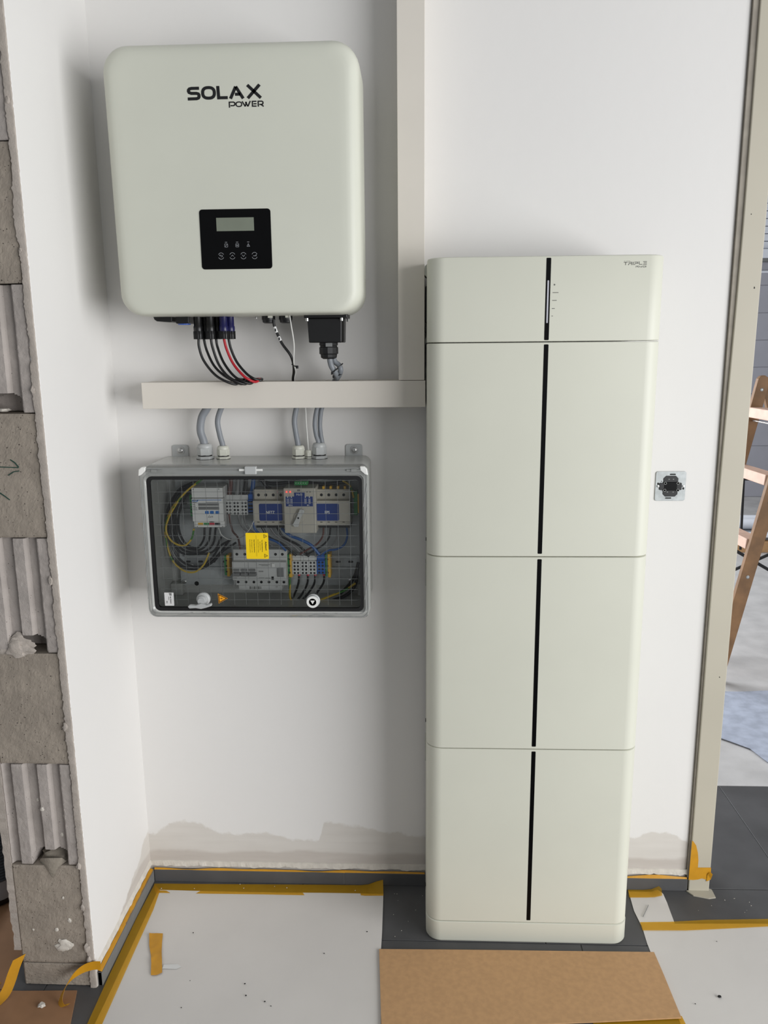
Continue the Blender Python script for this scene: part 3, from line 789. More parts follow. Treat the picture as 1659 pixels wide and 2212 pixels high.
P = spline([(-0.3055, -0.112, 1.4334), (-0.3045, -0.112, 1.4195), (-0.2968, -0.112, 1.399), (-0.2881, -0.112, 1.3811), (-0.2729, -0.112, 1.3601), (-0.2678, -0.105, 1.3431)], 12)
for i0, i1 in ((13, 21), (25, 32)):
    b = MB(); b.tube(P[i0:i1], .0036, 10, 1); f = b.build('flag', M['label_white'], t, smooth=True)
    c = P[(i0 + i1) // 2]; b = MB(); b.box(c.x - .0014, c.x + .0014, c.y - .0039, c.y - .0034, c.z - .003, c.z + .003); b.build('flag_print', M['print_black'], f)
wire('network_cable', [(-0.269, -0.124, 1.4412), (-0.2664, -0.124, 1.4202), (-0.262, -0.122, 1.3818), (-0.2653, -0.112, 1.3432), (-0.2664, -0.082, 1.3229), (-0.273, -0.06, 1.3026)] + [(-.2635, -.05, 1.28)], .0014, 'white_cable', 'thin white network cable hanging beside the flagged black one')
c = (-0.2646, -0.108, 1.336)
t = thing('cable_tie', (c[0], c[1], c[2] - .004), 'small black cable tie joining the black and white data cables', 'cable tie')
b = MB(); b.tube([(c[0] + .0058 * math.cos(a), c[1] + .0055 * math.sin(a), c[2] + .003 * math.cos(a) * -1) for a in [k * math.pi / 8 for k in range(17)]], .0009, 6, 1); b.build('band', M['black'], t)
b = MB(); b.box(c[0] + .004, c[0] + .0095, c[1] - .008, c[1] - .003, c[2] - .006, c[2] + .0005); b.build('head', M['black'], t, bevel=.0008)
GA = [(-0.1879, -0.104, 1.3529), (-0.1876, -0.104, 1.3451), (-0.1844, -0.104, 1.3333), (-0.1771, -0.095, 1.3191), (-0.1778, -0.07, 1.3073), (-0.1852, -0.05, 1.2975)] + [(-.187, -.045, 1.275)]
GB = [(-0.1817, -0.092, 1.3527), (-0.1779, -0.092, 1.3428), (-0.1696, -0.092, 1.3358), (-0.1661, -0.092, 1.3249), (-0.1731, -0.075, 1.3115), (-0.182, -0.055, 1.2997)] + [(-.187, -.04, 1.275)]
wire('supply_cable', GA, .0062, 'grey_cable', 'grey supply cable dropping from the big black gland into the duct', 'cable', 'grey cables under the black gland', n=12)
wire('supply_cable', GB, .0058, 'grey_cable', 'grey supply cable dropping from the big black gland into the duct', 'cable', 'grey cables under the black gland', n=12)
for k, (c, r, tl, lb) in enumerate((((-0.1736, -0.098, 1.3281), .0125, .9, 'black cable tie round the grey cables, just below the gland'), ((-0.1741, -0.085, 1.3138), .010, .3, 'black cable tie round the grey cables, just above the duct'))):
    t = thing('cable_tie', (c[0], c[1], c[2] - .01), lb, 'cable tie')
    b = MB(); b.tube([(c[0] + r * math.cos(a), c[1] + r * .85 * math.sin(a), c[2] + r * tl * math.cos(a)) for a in [q * math.pi / 10 for q in range(21)]], .0012, 6, 1); b.build('band', M['black'], t)
    b = MB(); b.box(c[0] - r * .75 - .0025, c[0] - r * .75 + .0025, c[1] - r * .75 - .003, c[1] - r * .75 + .002, c[2] - r * tl * .75 - .003, c[2] - r * tl * .75 + .003); b.build('head', M['black'], t, bevel=.0006)

# grey cables from the duct down into the box
GL = [
 ([(-0.4698, -0.05, 1.2521), (-0.4768, -0.05, 1.2396), (-0.4884, -0.05, 1.2209), (-0.4933, -0.05, 1.1915), (-0.4864, -0.05, 1.1629), (-0.4869, -0.05, 1.1331)], .0088, 'grey_cable', 'thickest grey cable curving from the duct to the large grey gland', 'cable', None),
 ([(-0.436, -0.05, 1.2519), (-0.444, -0.05, 1.2394), (-0.4528, -0.05, 1.2123), (-0.4491, -0.05, 1.1807), (-0.4439, -0.05, 1.1574), (-0.4441, -0.05, 1.133)], .0062, 'grey_cable', 'grey cable curving from the duct to the cream gland beside the largest', 'cable', None),
 ([(-0.2678, -0.05, 1.2508), (-0.2724, -0.05, 1.2383), (-0.2774, -0.05, 1.2113), (-0.2742, -0.05, 1.1799), (-0.2707, -0.05, 1.1567), (-0.2704, -0.05, 1.1323)], .0062, 'grey_cable', 'grey cable curving from the duct to the gland next to the white cable', 'cable', None),
 ([(-0.2521, -0.05, 1.2507), (-0.2514, -0.05, 1.2382), (-0.2504, -0.05, 1.2007), (-0.2476, -0.05, 1.1502), (-0.246, -0.05, 1.1322)], .0015, 'white_cable', 'thin white cable dropping from the duct to the smallest gland', 'cable', None),
 ([(-0.2192, -0.054, 1.2507), (-0.2258, -0.054, 1.2363), (-0.2308, -0.054, 1.2062), (-0.2283, -0.054, 1.1801), (-0.2236, -0.054, 1.1622), (-0.2243, -0.054, 1.1326)], .0052, 'grey_cable', 'one of two grey cables sharing the grey gland', 'cable', 'paired grey cables'),
 ([(-0.2097, -0.046, 1.2501), (-0.2163, -0.046, 1.2356), (-0.2202, -0.046, 1.2054), (-0.2188, -0.046, 1.1792), (-0.2161, -0.046, 1.1612), (-0.2168, -0.046, 1.1315)], .0052, 'grey_cable', 'one of two grey cables sharing the grey gland', 'cable', 'paired grey cables'),
]
for p, r, m, lb, ct, g in GL: wire('grey_cable' if m == 'grey_cable' else 'white_cable', p, r, m, lb, ct, g, n=14)

# ------------------------------------------------------------------ distribution box with clear lid
BX0, BX1, BZ0, BZ1 = -.598, -.1085, .788, 1.1265
box = thing('distribution_box', (-.353, -.09, BZ0), 'grey wall-mounted distribution box with a clear gridded lid', 'distribution box')
b = MB()
b.frame(rr(BX0, BX1, BZ0, BZ1, .016), rr(BX0 + .0045, BX1 - .0045, BZ0 + .0045, BZ1 - .0045, .012), -.132, -.004)
b.prism(rr(BX0, BX1, BZ0, BZ1, .016), -.004, -.0006)
b.build('body', M['box_grey'], box, smooth=True)
# corner pillars moulded inside
for x0, x1 in ((BX0 + .0045, BX0 + .034), (BX1 - .034, BX1 - .0045)):
    for z0, z1 in ((BZ0 + .0045, BZ0 + .034), (BZ1 - .034, BZ1 - .0045)):
        b = MB(); b.box(x0, x1, -.03, -.004, z0, z1); b.build('corner_pillar', M['box_grey'], box, bevel=.003)
for x in (-.557, -.1475):
    b = MB(); b.prism(rr(x - .0195, x + .0195, 1.116, 1.1535, (.001, .001, .006, .006), 4), -.0035, -.0003); lug = b.build('mounting_lug', M['gland_grey'], box, bevel=.0006, seg=1)
    b = MB(); b.lathe((x + .001, -.0035, 1.1402), [(.0098, 0), (.0098, -.001), (.0062, -.0012), (.006, -.0035), (.004, -.005), (.0022, -.005)], 20, 'y'); b.build('screw', M['steel'], lug, smooth=True)
# cable glands
def gland(x, y, r, h, m, parts=6):
    z = BZ1
    b = MB(); b.cyl((x, y, z + h * .26), (x, y, z + h * .72), r * .98, r * .98, 6, ph=R(12)); 
    b.lathe((x, y, z + h * .66), [(r * .86, 0), (r * .92, h * .1), (r * .88, h * .2), (r * .75, h * .29), (r * .55, h * .33), (r * .5, h * .30)], 20)
    g = b.build('cable_gland', M[m], box, smooth=True, bevel=.0006, seg=1)
    b = MB(); b.cyl((x, y, z), (x, y, z + h * .19), r * 1.06, r * 1.06, 6, ph=R(12)); b.build('lock_nut', M[m], g, bevel=.0006, seg=1)
    b = MB(); b.lathe((x, y, z - .0002), [(r * 1.07, 0), (r * 1.07, .0009)], 20); b.lathe((x, y, z + h * .19), [(r * .85, 0), (r * .85, h * .08)], 20); b.build('seal', M['rubber'], g)
for x, r, h, m in ((-.4855, .0188, .036, 'gland_grey'), (-.4435, .0150, .031, 'gland_cream'), (-.2700, .0150, .031, 'gland_cream'), (-.2465, .0082, .020, 'gland_cream'), (-.2225, .0172, .037, 'gland_grey')):
    gland(x, -.050, r, h, m)
# clear lid
LX0, LX1, LZ0, LZ1 = -.602, -.104, .7845, 1.1262
b = MB()
oo = rr(LX0, LX1, LZ0, LZ1, .020, 8)
o2 = rr(LX0 + .004, LX1 - .004, LZ0 + .004, LZ1 - .004, .017, 8)
ii = rr(-.5855, -.1185, .8015, 1.1045, .012, 8)
n_ = len(oo)
b.loft([[(x, -.1325, z) for x, z in oo], [(x, -.163, z) for x, z in oo], [(x, -.1685, z) for x, z in o2], [(x, -.1700, z) for x, z in rr(-.5905, -.1135, .7965, 1.1095, .014, 8)], [(x, -.1665, z) for x, z in ii]], False, False)
lid = b.build('lid', M['lid'], box, smooth=True)
b = MB(); b.prism(rr(-.5795, -.1245, .8075, 1.0985, .008, 8), -.1668, -.1644); b.build('pane', M['pane'], lid)
b = MB(); b.frame(rr(-.5855, -.1185, .8015, 1.1045, .012, 8), rr(-.5785, -.1255, .8085, 1.0975, .008, 8), -.1676, -.160); b.build('gasket', M['rubber'], lid, smooth=True)
b = MB()
for k in range(17): b.box(-.5655 + k * .0262 - .00035, -.5655 + k * .0262 + .00035, -.1552, -.1545, .812, 1.094)
for k in range(12): b.box(-.574, -.130, -.1552, -.1545, .8235 + k * .0245 - .00035, .8235 + k * .0245 + .00035)
b.build('moulded_grid', M['gridline'], lid)
b = MB(); b.frame(rr(LX0 + .0035, LX1 - .0035, LZ0 + .0035, LZ1 - .0035, .018, 8), rr(LX0 + .0048, LX1 - .0048, LZ0 + .0048, LZ1 - .0048, .017, 8), -.1702, -.1675)
b.frame(rr(-.591, -.113, .796, 1.110, .014, 8), rr(-.590, -.114, .797, 1.109, .014, 8), -.1712, -.1690)
for x0 in (LX0 + .003, LX1 - .012):
    for k in range(5):
        z = .83 + k * .052; b.tube([(x0, -.1705, z), (x0 + .009, -.1705, z + .05)], .0006, 5, 1)
for x0 in (-.545, -.25):
    b.tube([(x0, -.1700, .7885), (x0 + .045, -.1706, .7985)], .0006, 5, 1); b.tube([(x0 + .115, -.1700, .7885), (x0 + .07, -.1706, .7985)], .0006, 5, 1)
b.build('moulded_ribs', M['gridline'], lid)
for x in (LX0, LX1):
    s = 1 if x < -.3 else -1
    b = MB(); b.prism([(x + s * .001, 1.106), (x + s * .0075, 1.1085), (x + s * .017, 1.117), (x + s * .018, 1.1255), (x + s * .009, 1.1255), (x + s * .003, 1.120)], -.1725, -.160); b.build('corner_cap', M['white'], lid, bevel=.0015)
    b = MB(); hx = -.5655 if s > 0 else -.1345
    b.box(hx - .006, hx + .006, -.1735, -.166, 1.1145, 1.1200); b.cyl((hx - .016, -.170, 1.117), (hx + .016, -.170, 1.117), .0022, n=8); b.build('hinge', M['lid'], lid)
b = MB(); b.box(-.3685, -.3435, -.176, -.164, 1.1095, 1.1265); c = b.build('clasp', M['gland_grey'], lid, bevel=.0015)
b = MB(); b.cyl((-.381, -.171, 1.1185), (-.331, -.171, 1.1185), .0026, n=10); b.build('clasp_pin', M['white'], c)
# lock with wing handle, and lock with arrow
b = MB(); b.lathe((-.4745, -.1668, .8295), [(.0150, 0), (.0150, -.006), (.0125, -.009), (.0105, -.0092), (.0105, -.018), (.008, -.0185), (.008, -.022)], 24, 'y'); k1 = b.build('lock_knob', M['gland_grey'], lid, smooth=True)
b = MB(); b.prism([(-.5035, .8195), (-.500, .8235), (-.486, .8225), (-.4745, .8265), (-.463, .8235), (-.4515, .8265), (-.4505, .8215), (-.4625, .8175), (-.4745, .8145), (-.486, .8165), (-.500, .8155)], -.196, -.186); b.build('wing_handle', M['gland_grey'], k1, bevel=.0015)
b = MB(); b.lathe((-.2300, -.1668, .8265), [(.0150, 0), (.0152, -.004), (.0140, -.005), (.0138, -.012), (.0130, -.0128), (.009, -.0128), (.0086, -.0115)], 28, 'y'); k2 = b.build('lock_knob', M['gland_grey'], lid, smooth=True)
b = MB(); b.lathe((-.2300, -.1795, .8265), [(.0131, 0), (.0131, -.0008), (.0082, -.0008), (.0082, 0)], 28, 'y'); b.build('white_ring', M['white'], k2)
b = MB(); b.lathe((-.2300, -.1785, .8265), [(.0086, 0), (.0086, -.0006)], 24, 'y'); b.build('lock_face', M['device_dark'], k2)
b = MB(); b.prism([(-.2350, .8300), (-.2250, .8300), (-.2300, .8215)], -.1797, -.1788); b.build('arrow', M['white'], k2)
# stickers on the lid
SY = -.1672
b = MB(); b.prism(rr(-.3745, -.3250, .9210, .9795, .002, 4), SY - .0002, SY + .0003); st = b.build('warning_sticker', M['label_yellow'], lid)
b = MB(); d90 = R(-90); zc = .9502; ty = SY - .0004
text(b, 'Achtung!', -.3307, zc, .0038, ty, d90, bold=.03)
text(b, 'Vor Inbetriebnahme:', -.3387, zc, .0023, ty, d90, bold=.02)
text(b, 'Alle elektrischen', -.3433, zc, .0021, ty, d90)
text(b, 'Schraubkontakte pr\u00fcfen!', -.3475, zc, .0021, ty, d90)
text(b, 'Nach Inbetriebnahme:', -.3560, zc, .0023, ty, d90, bold=.02)
text(b, 'Alle Schutzger\u00e4te in der', -.3612, zc, .0021, ty, d90)
text(b, 'Elektroinstallation pr\u00fcfen!', -.3655, zc, .0020, ty, d90)
for z in (.9722, .9282):
    stroke(b, [(-.3343, z + .0038), (-.3343, z - .0038), (-.3275, z)], .0007, Mid, ty - .0001, ty + .0001, True)
    stroke(b, [(-.3330, z), (-.3306, z)], .0007, Mid, ty - .0001, ty + .0001)
b.box(-.3517, -.3514, ty, ty + .0001, .927, .974)
b.build('warning_text', M['print_black'], st)
b = MB(); b.prism(rr(-.5628, -.5420, .8128, .8432, .001, 3), SY - .0002, SY + .0003); st = b.build('maker_sticker', M['label_white'], lid)
b = MB()
for k in range(3): stroke(b, [(-.5508 + .0022 * k - .001, .8425), (-.5480 + .0015 * k - .002, .8365)], .0009, Mid, ty - .0001, ty + .0001)
text(b, 'Mul', -.5492, .8318, .0024, ty, d90, bold=.03)
for z0, z1, w in ((.8276, .8262, .0024), (.8256, .8246, .0018), (.8240, .8226, .0020), (.8220, .8208, .0018), (.8200, .8186, .0022)): b.box(-.5502, -.5502 + w, ty, ty + .0001, z1, z0)
b.box(-.5535, -.5528, ty, ty + .0001, .8260, .8340)
text(b, 'IP54', -.5580, .8212, .0022, ty, d90, bold=.03)
b.build('sticker_print', M['print_black'], st)
b = MB(); b.prism([(-.4425, .8412), (-.4415, .8182), (-.4208, .8302)], SY - .0002, SY + .0003); st = b.build('hazard_sticker', M['label_orange'], lid)
b = MB(); stroke(b, [(-.4405, .8385), (-.4398, .8208), (-.4235, .8302)], .0014, Mid, ty - .0001, ty + .0001, True)
stroke(b, [(-.4378, .8302), (-.4345, .8312), (-.4352, .8290), (-.4310, .8300)], .0008, Mid, ty - .0001, ty + .0001); b.build('hazard_print', M['print_black'], st)

# ------------------------------------------------------------------ inside the box
GI = 'fittings inside the clear-lidded box'
t = thing('mounting_plate', (-.351, -.02, .817), 'zinc mounting plate at the back of the clear-lidded box', 'plate')
b = MB(); b.prism(rr(-.5685, -.1335, .8175, 1.094, .004), -.021, -.0195); b.build('sheet', M['plate'], t)
for x, z in ((-.561, .825), (-.16, .829), (-.54, .864)):
    b = MB(); b.lathe((x, -.021, z), [(.0055, 0), (.0052, -.002), (.003, -.0032), (.001, -.0032)], 16, 'y'); b.build('screw', M['steel'], t, smooth=True)
b = MB(); b.lathe((-.531, -.0212, .8205), [(.0055, 0), (.0055, -.0003)], 14, 'y'); b.build('plate_hole', M['hole'], t)
for zc, lb in ((1.018, 'steel mounting rail behind the meter and changeover switch'), (.8755, 'steel mounting rail behind the white breaker')):
    t = thing('mounting_rail', (-.351, -.025, zc - .0175), lb, 'rail', 'mounting rails in the box')
    b = MB()
    for z0, z1, y in ((.0125, .0175, -.0285), (-.0175, -.0125, -.0285), (-.0125, .0125, -.0215)): b.box(-.560 if zc > 1 else -.555, -.137, y - .001, y, zc + z0, zc + z1)
    for z in (-.0125, .0125): b.box(-.560 if zc > 1 else -.555, -.137, -.0285, -.0215, zc + z - .0005, zc + z + .0005)
    b.build('hat_section', M['zinc'], t)
    b = MB()
    for k in range(14): b.prism(rr(-.548 + k * .03 - .006, -.548 + k * .03 + .006, zc - .0025, zc + .0025, .0024, 3), -.0228, -.0224)
    b.build('rail_slots', M['hole'], t)
# energy meter
t = thing('energy_meter', (-.4755, -.06, .9735), 'light grey energy meter with small screen and coloured terminal tabs', 'meter')
b = MB(); b.box(-.5115, -.4395, -.071, -.0285, .9735, 1.0665); b.box(-.5115, -.4395, -.0905, -.071, .9885, 1.0418); b.build('housing', M['device'], t, bevel=.001)
b = MB(); b.box(-.5110, -.4400, -.0895, -.071, 1.0430, 1.0660); b.build('terminal_cover', M['white'], t, bevel=.001)
b = MB(); b.box(-.5100, -.4395, -.0855, -.071, .9738, .9875); b.build('terminal_cover', M['white'], t, bevel=.001)
b = MB(); b.box(-.5108, -.4402, -.0910, -.0903, .9888, 1.0415); fp = b.build('face_plate', M['white'], t)
b = MB(); b.box(-.5095, -.4430, -.0914, -.0908, 1.0375, 1.0388); b.prism([(-.5095, 1.0390), (-.4955, 1.0390), (-.4975, 1.0345), (-.5095, 1.0345)], -.0914, -.0908); b.build('blue_band', M['sky'], fp)
b = MB(); b.box(-.4965, -.4490, -.0914, -.0908, 1.0250, 1.0305); b.box(-.4965, -.4490, -.0914, -.0908, 1.0158, 1.0230); b.build('screen', M['device_dark'], fp)
for x in (-.4775, -.4660, -.4535):
    b = MB(); b.prism(rr(x - .0042, x + .0042, 1.0058, 1.0130, .0015, 3), -.0919, -.0908); b.build('button', M['sky'], fp)
for x, c in ((-.4950, 'term_yellow'), (-.4815, 'term_green'), (-.4690, 'term_red'), (-.4560, 'black')):
    b = MB(); b.box(x - .0060, x + .0060, -.0861, -.0854, .9785, .9843); b.build('colour_tab', M[c], t)
b = MB()
text(b, 'CHINT', -.5030, 1.0367, .0022, -.0916, bold=.02); o_white = b.build('maker_print', M['white'], fp)
b = MB()
b.box(-.4790, -.4500, -.0913, -.0910, 1.0325, 1.0332)
for k, w in enumerate((.0095, .0060, .0070, .0100, .0105)): b.box(-.5095, -.5095 + w, -.0913, -.0910, 1.0320 - k * .0042, 1.0330 - k * .0042)
text(b, 'CE', -.4665, .9995, .0030, -.0912, bold=.02); stroke(b, [(-.4755, .9980), (-.4695, .9980), (-.4725, 1.0025)], .0005, Mid, -.0913, -.0910, True)
b.build('face_print', M['print_black'], fp)['kind'] = 'stuff'
b = MB(); text(b, 'GRID', -.4690, .9862, .0028, -.0862, bold=.03, wid=1.2)
for x, z in ((-.5030, .9757), (-.4445, .9757)): b.lathe((x, -.0857, z), [(.0009, 0), (.0009, -.0004)], 10, 'y')
for x, z in ((-.5065, 1.0625), (-.4480, 1.0630)): b.lathe((x, -.0897, z), [(.0010, 0), (.0010, -.0004)], 10, 'y')
b.build('cover_print', M['print_black'], t)['kind'] = 'stuff'

def terminal(x0, w, z0, z1, m, label, group, earth=False, yf=-.062):
    t = thing('terminal_block', (x0 + w / 2, yf / 2, z0), label, 'terminal', group)
    if earth:
        b = MB(); b.box(x0, x0 + w * .5, yf + .004, -.0285, z0 - .004, z1 + .006); b.build('green_half', M['term_green'], t, bevel=.0006)
        b = MB(); b.box(x0 + w * .5, x0 + w, yf, -.0285, z0 - .006, z1 + .008); b.build('yellow_half', M['term_yellow'], t, bevel=.0006)
        for k in range(3):
            b = MB(); b.lathe((x0 + w * .45, yf - .0001, z0 + .006 + k * (z1 - z0 - .01) / 2), [(.0022, 0), (.0022, -.0003)], 10, 'y'); b.build('clamp_hole', M['hole'], t)
        return t
    b = MB(); b.box(x0, x0 + w - .0004, yf, -.0285, z0, z1 - .009); b.box(x0, x0 + w - .0004, yf + .006, -.0285, z1 - .009, z1 + .003); b.build('body', M[m], t, bevel=.0006)
    for i in range(2):
        for k in range(4):
            b = MB(); b.lathe((x0 + w * (.29 + .42 * i), yf - .0001, z0 + .0035 + k * .0082), [(.0026, 0), (.0026, -.0003)], 12, 'y'); b.build('clamp_hole', M['hole'], t)
    return t
for k in range(3): terminal(-.4435 + .0180 * k, .0180, .9975, 1.0405, 'device', ['grey terminal block touching the energy meter', 'middle grey terminal block of the three beside the meter', 'grey terminal block touching the blue one beside the NETZ module'][k], 'grey terminals beside the meter')
terminal(-.3890, .0115, .9990, 1.0420, 'term_blue', 'blue terminal block between the meter and the changeover switch', None)
for k in range(3): terminal(-.2915 + .0190 * k, .0190, .8555, .8965, 'device', ['grey terminal block touching the earth terminal beside the breaker', 'middle grey terminal block of the three beside the breaker', 'grey terminal block touching the blue one in the lower row'][k], 'grey terminals beside the breaker')
terminal(-.2342, .0195, .8565, .8980, 'term_blue', 'blue terminal block in the row beside the white breaker', None)
terminal(-.4540, .0130, .8540, .8910, '', 'green and yellow earth terminal left bare between breaker and black wire loops', None, True, -.055)
terminal(-.3030, .0112, .8540, .8960, '', 'green and yellow earth terminal between the breaker and the grey terminals', None, True)
terminal(-.2145, .0125, .8540, .8960, '', 'green and yellow earth terminal next to the blue terminal', None, True)
# green pluggable terminals
t = thing('signal_terminal', (-.518, -.06, 1.0), 'green plug-in terminal on the side of the energy meter', 'terminal')
b = MB(); b.box(-.5205, -.5120, -.075, -.05, 1.021, 1.047); b.box(-.5205, -.5120, -.075, -.05, .997, 1.019); b.build('body', M['term_green'], t, bevel=.0008)
b = MB()
for z in (1.003, 1.012, 1.028, 1.038): b.box(-.5180, -.5145, -.0754, -.0748, z, z + .003)
b.build('slots', M['hole'], t)
t = thing('signal_terminal', (-.263, -.07, 1.069), 'green plug-in terminal above the changeover switch', 'terminal')
b = MB(); b.box(-.2780, -.2485, -.078, -.055, 1.0690, 1.0780); b.build('body', M['term_green'], t, bevel=.0008)
for k in range(5):
    b = MB(); b.lathe((-.2742 + k * .0055, -.0781, 1.0742), [(.0011, 0), (.0011, -.0004)], 8, 'y'); b.build('screw', M['steel'], t)
# changeover switch
t = thing('changeover_switch', (-.262, -.07, .9625), 'beige changeover switch with navy labels and a slanted knob', 'switch')
for x0, x1, lx0, lx1, s in ((-.3735, -.3005, -.3592, -.3062, 'NETZ'), (-.2290, -.1520, -.2288, -.1770, 'EPS')):
    b = MB(); b.box(x0, x1, -.0845, -.0285, .9865, 1.0345); b.box(x0, x1, -.066, -.0285, 1.0345, 1.058); b.box(x0, x1, -.078, -.0285, .9760, .9865)
    md = b.build('contact_module', M['device_beige'], t, bevel=.0015)
    b = MB(); b.box(x0 + .004, x1, -.074, -.0285, .9700, .9760); b.build('module_foot', M['black'], md)
    b = MB(); b.prism(rr(lx0, lx1, .9888, 1.0282, .003, 4), -.0852, -.0843); pl = b.build('name_plate', M['navy'], md)
    b = MB(); text(b, s, (lx0 + lx1) / 2 - .001, 1.0078, .0068, -.0855, bold=.015, wid=.8); b.build('plate_print', M['white'], pl)
    for k in range(4):
        x = x0 + .0105 + k * .0170
        b = MB(); b.lathe((x, -.066, 1.0450), [(.0034, 0), (.0034, -.0004)], 12, 'y'); b.build('screw_hole', M['hole'], md)
        b = MB(); b.box(x - .003, x + .0025, -.0785, -.0778, .9835, .9848); b.build('vent_slot', M['hole'], md)
for x in (-.2140, -.1975, -.1810, -.1650):
    b = MB(); b.box(x - .0025, x + .0025, -.062, -.045, 1.0575, 1.0640); b.build('ferrule', M['term_yellow'], t)
b = MB(); b.box(-.3000, -.2275, -.0995, -.0285, .9630, 1.0665); cm = b.build('control_module', M['device_beige'], t, bevel=.002)
b = MB(); b.box(-.2950, -.2340, -.1002, -.0990, 1.0250, 1.0475); b.box(-.2755, -.2520, -.1002, -.0990, 1.0475, 1.0565); np_ = b.build('info_plate', M['navy'], cm)
b = MB(); text(b, 'HoSi', -.2640, 1.0520, .0052, -.1005, wid=.95); text(b, 'NETZ', -.2845, 1.0275, .0026, -.1005, bold=.02); text(b, 'EPS', -.2448, 1.0275, .0026, -.1005, bold=.02)
for x in (-.2905, -.2820, -.2505, -.2415):
    b.lathe((x, -.1003, 1.0462), [(.0014, 0), (.0014, -.0003)], 10, 'y')
    for q in (-.0012, .0014): b.box(x + q - .0004, x + q + .0004, -.1004, -.1002, 1.0310, 1.0430)
b.build('plate_print', M['white'], np_)
for x in (-.2925, -.2845):
    b = MB(); b.lathe((x, -.0994, 1.0582), [(.0013, 0), (.0013, -.0012), (.0007, -.0018)], 12, 'y'); b.build('indicator', mat('lit_red_indicator', (255, 80, 70), emit=((255, 40, 30), 6.0)), cm)
for x in (-.2465, -.2395):
    b = MB(); b.lathe((x, -.0994, 1.0582), [(.0013, 0), (.0013, -.0008)], 12, 'y'); b.build('indicator', M['hole'], cm)
b = MB(); b.box(-.2685, -.2618, -.1000, -.0990, 1.0595, 1.0635); b.build('reset_key', M['device_dark'], cm)
b = MB(); b.lathe((-.2655, -.0994, 1.0005), [(.0128, 0), (.0128, -.0016), (.0120, -.0024), (.004, -.0024)], 28, 'y'); kb = b.build('knob', M['device_beige'], cm, smooth=True)
b = MB(); b.prism([(-.2628, 1.0205), (-.2540, 1.0185), (-.2525, 1.0140), (-.2615, .9995), (-.2675, .9800), (-.2755, .9790), (-.2800, .9850), (-.2715, .9995)], -.1100, -.1015); b.build('handle', M['device'], kb, bevel=.001)
b = MB(); b.lathe((-.2665, -.1101, 1.0003), [(.0021, 0), (.0021, -.0003)], 14, 'y'); b.build('knob_screw', M['hole'], kb)
# breaker with residual current unit
t = thing('circuit_breaker', (-.366, -.06, .8185), 'white three-pole breaker with residual current unit behind the yellow sticker', 'breaker')
b = MB(); b.box(-.4285, -.3030, -.066, -.0285, .8315, .9165); b.box(-.4285, -.3030, -.082, -.066, .8470, .8905); b.box(-.4240, -.3025, -.070, -.066, .8310, .8470); b.build('housing', M['device'], t, bevel=.001)
b = MB(); b.box(-.4170, -.3160, -.0700, -.040, .8195, .8310); lp = b.build('label_strip', M['device'], t)
b = MB()
for k in range(9): b.box(-.392 + k * .0032, -.392 + k * .0032 + (.0012 if k % 3 else .0022), -.0703, -.0700, .8220, .8285)
text(b, 'CE', -.3285, .8275, .0026, -.0703, bold=.02)
b.build('strip_print', M['grey_print'], lp)
for k in range(3):
    x = -.4185 + k * .0188
    b = MB(); b.box(x - .0065, x + .0065, -.0865, -.081, .8690, .8745); b.build('toggle_recess', M['device_dark'], t)
    b = MB(); b.box(x - .0075, x + .0095, -.0930, -.081, .8590, .8665); b.build('toggle', M['device_dark'], t, bevel=.001)
b = MB()
for x in (-.3905, -.3715): b.box(x - .0003, x + .0003, -.0823, -.0819, .848, .890)
b.build('pole_seam', M['device_dark'], t)
b = MB(); b.box(-.3225, -.3085, -.0860, -.081, .8560, .8775); b.build('rocker', M['device_dark'], t, bevel=.001)
b = MB(); b.box(-.3360, -.3290, -.0850, -.081, .8790, .8880); b.build('test_button', M['white'], t, bevel=.001)
b = MB(); b.box(-.3375, -.3320, -.0824, -.0815, .8485, .8560); b.build('window', M['hole'], t)
for x in (-.4185, -.4000, -.3815, -.3640, -.3460, -.3275, -.3110):
    b = MB(); b.lathe((x, -.0700, .8390), [(.0032, 0), (.0032, -.0003)], 12, 'y'); b.build('screw_hole', M['hole'], t)
for x in (-.4195, -.4010, -.3820, -.3290, -.3130):
    b = MB(); b.lathe((x, -.0660, .9050), [(.0034, 0), (.0034, -.0003)], 12, 'y'); b.build('screw_hole', M['hole'], t)
b = MB(); 
for x0, x1, z in ((-.3660, -.3400, .8840), (-.3600, -.3440, .8815), (-.3670, -.3560, .8690), (-.3670, -.3560, .8670), (-.3670, -.3540, .8525), (-.4260, -.4180, .8520), (-.3520, -.3400, .8520)): b.box(x0, x1, -.0824, -.0820, z, z + .0009)
b.build('face_print', M['grey_print'], t)['kind'] = 'stuff'

# wiring inside the box
gw = 'wires inside the clear-lidded box'
def w_(pts, r, m, label, grp=gw, name='wire'): return wire(name, pts, r, m, label, 'wire', grp, n=7, sub=5)
w_([(-0.4856, -0.085, 1.0851), (-0.5244, -0.085, 1.0565), (-0.552, -0.085, 1.0233), (-0.5713, -0.085, 0.9888), (-0.5762, -0.085, 0.9638), (-0.5658, -0.085, 0.9419), (-0.547, -0.085, 0.9309), (-0.5319, -0.085, 0.9321), (-0.518, -0.085, 0.9474), (-0.5113, -0.085, 0.9703)], .0022, 'gy', 'green-yellow earth wire in the smaller loop beside the meter')
w_([(-0.496, -0.075, 1.0803), (-0.5319, -0.075, 1.0504), (-0.5642, -0.075, 1.0138), (-0.5807, -0.075, 0.9757), (-0.5807, -0.075, 0.9428), (-0.5752, -0.075, 0.9096), (-0.5638, -0.075, 0.884), (-0.5409, -0.075, 0.8662), (-0.5169, -0.075, 0.8651), (-0.4964, -0.075, 0.8819), (-0.4818, -0.075, 0.9108)], .0022, 'gy', 'green-yellow earth wire in the widest loop below the meter')
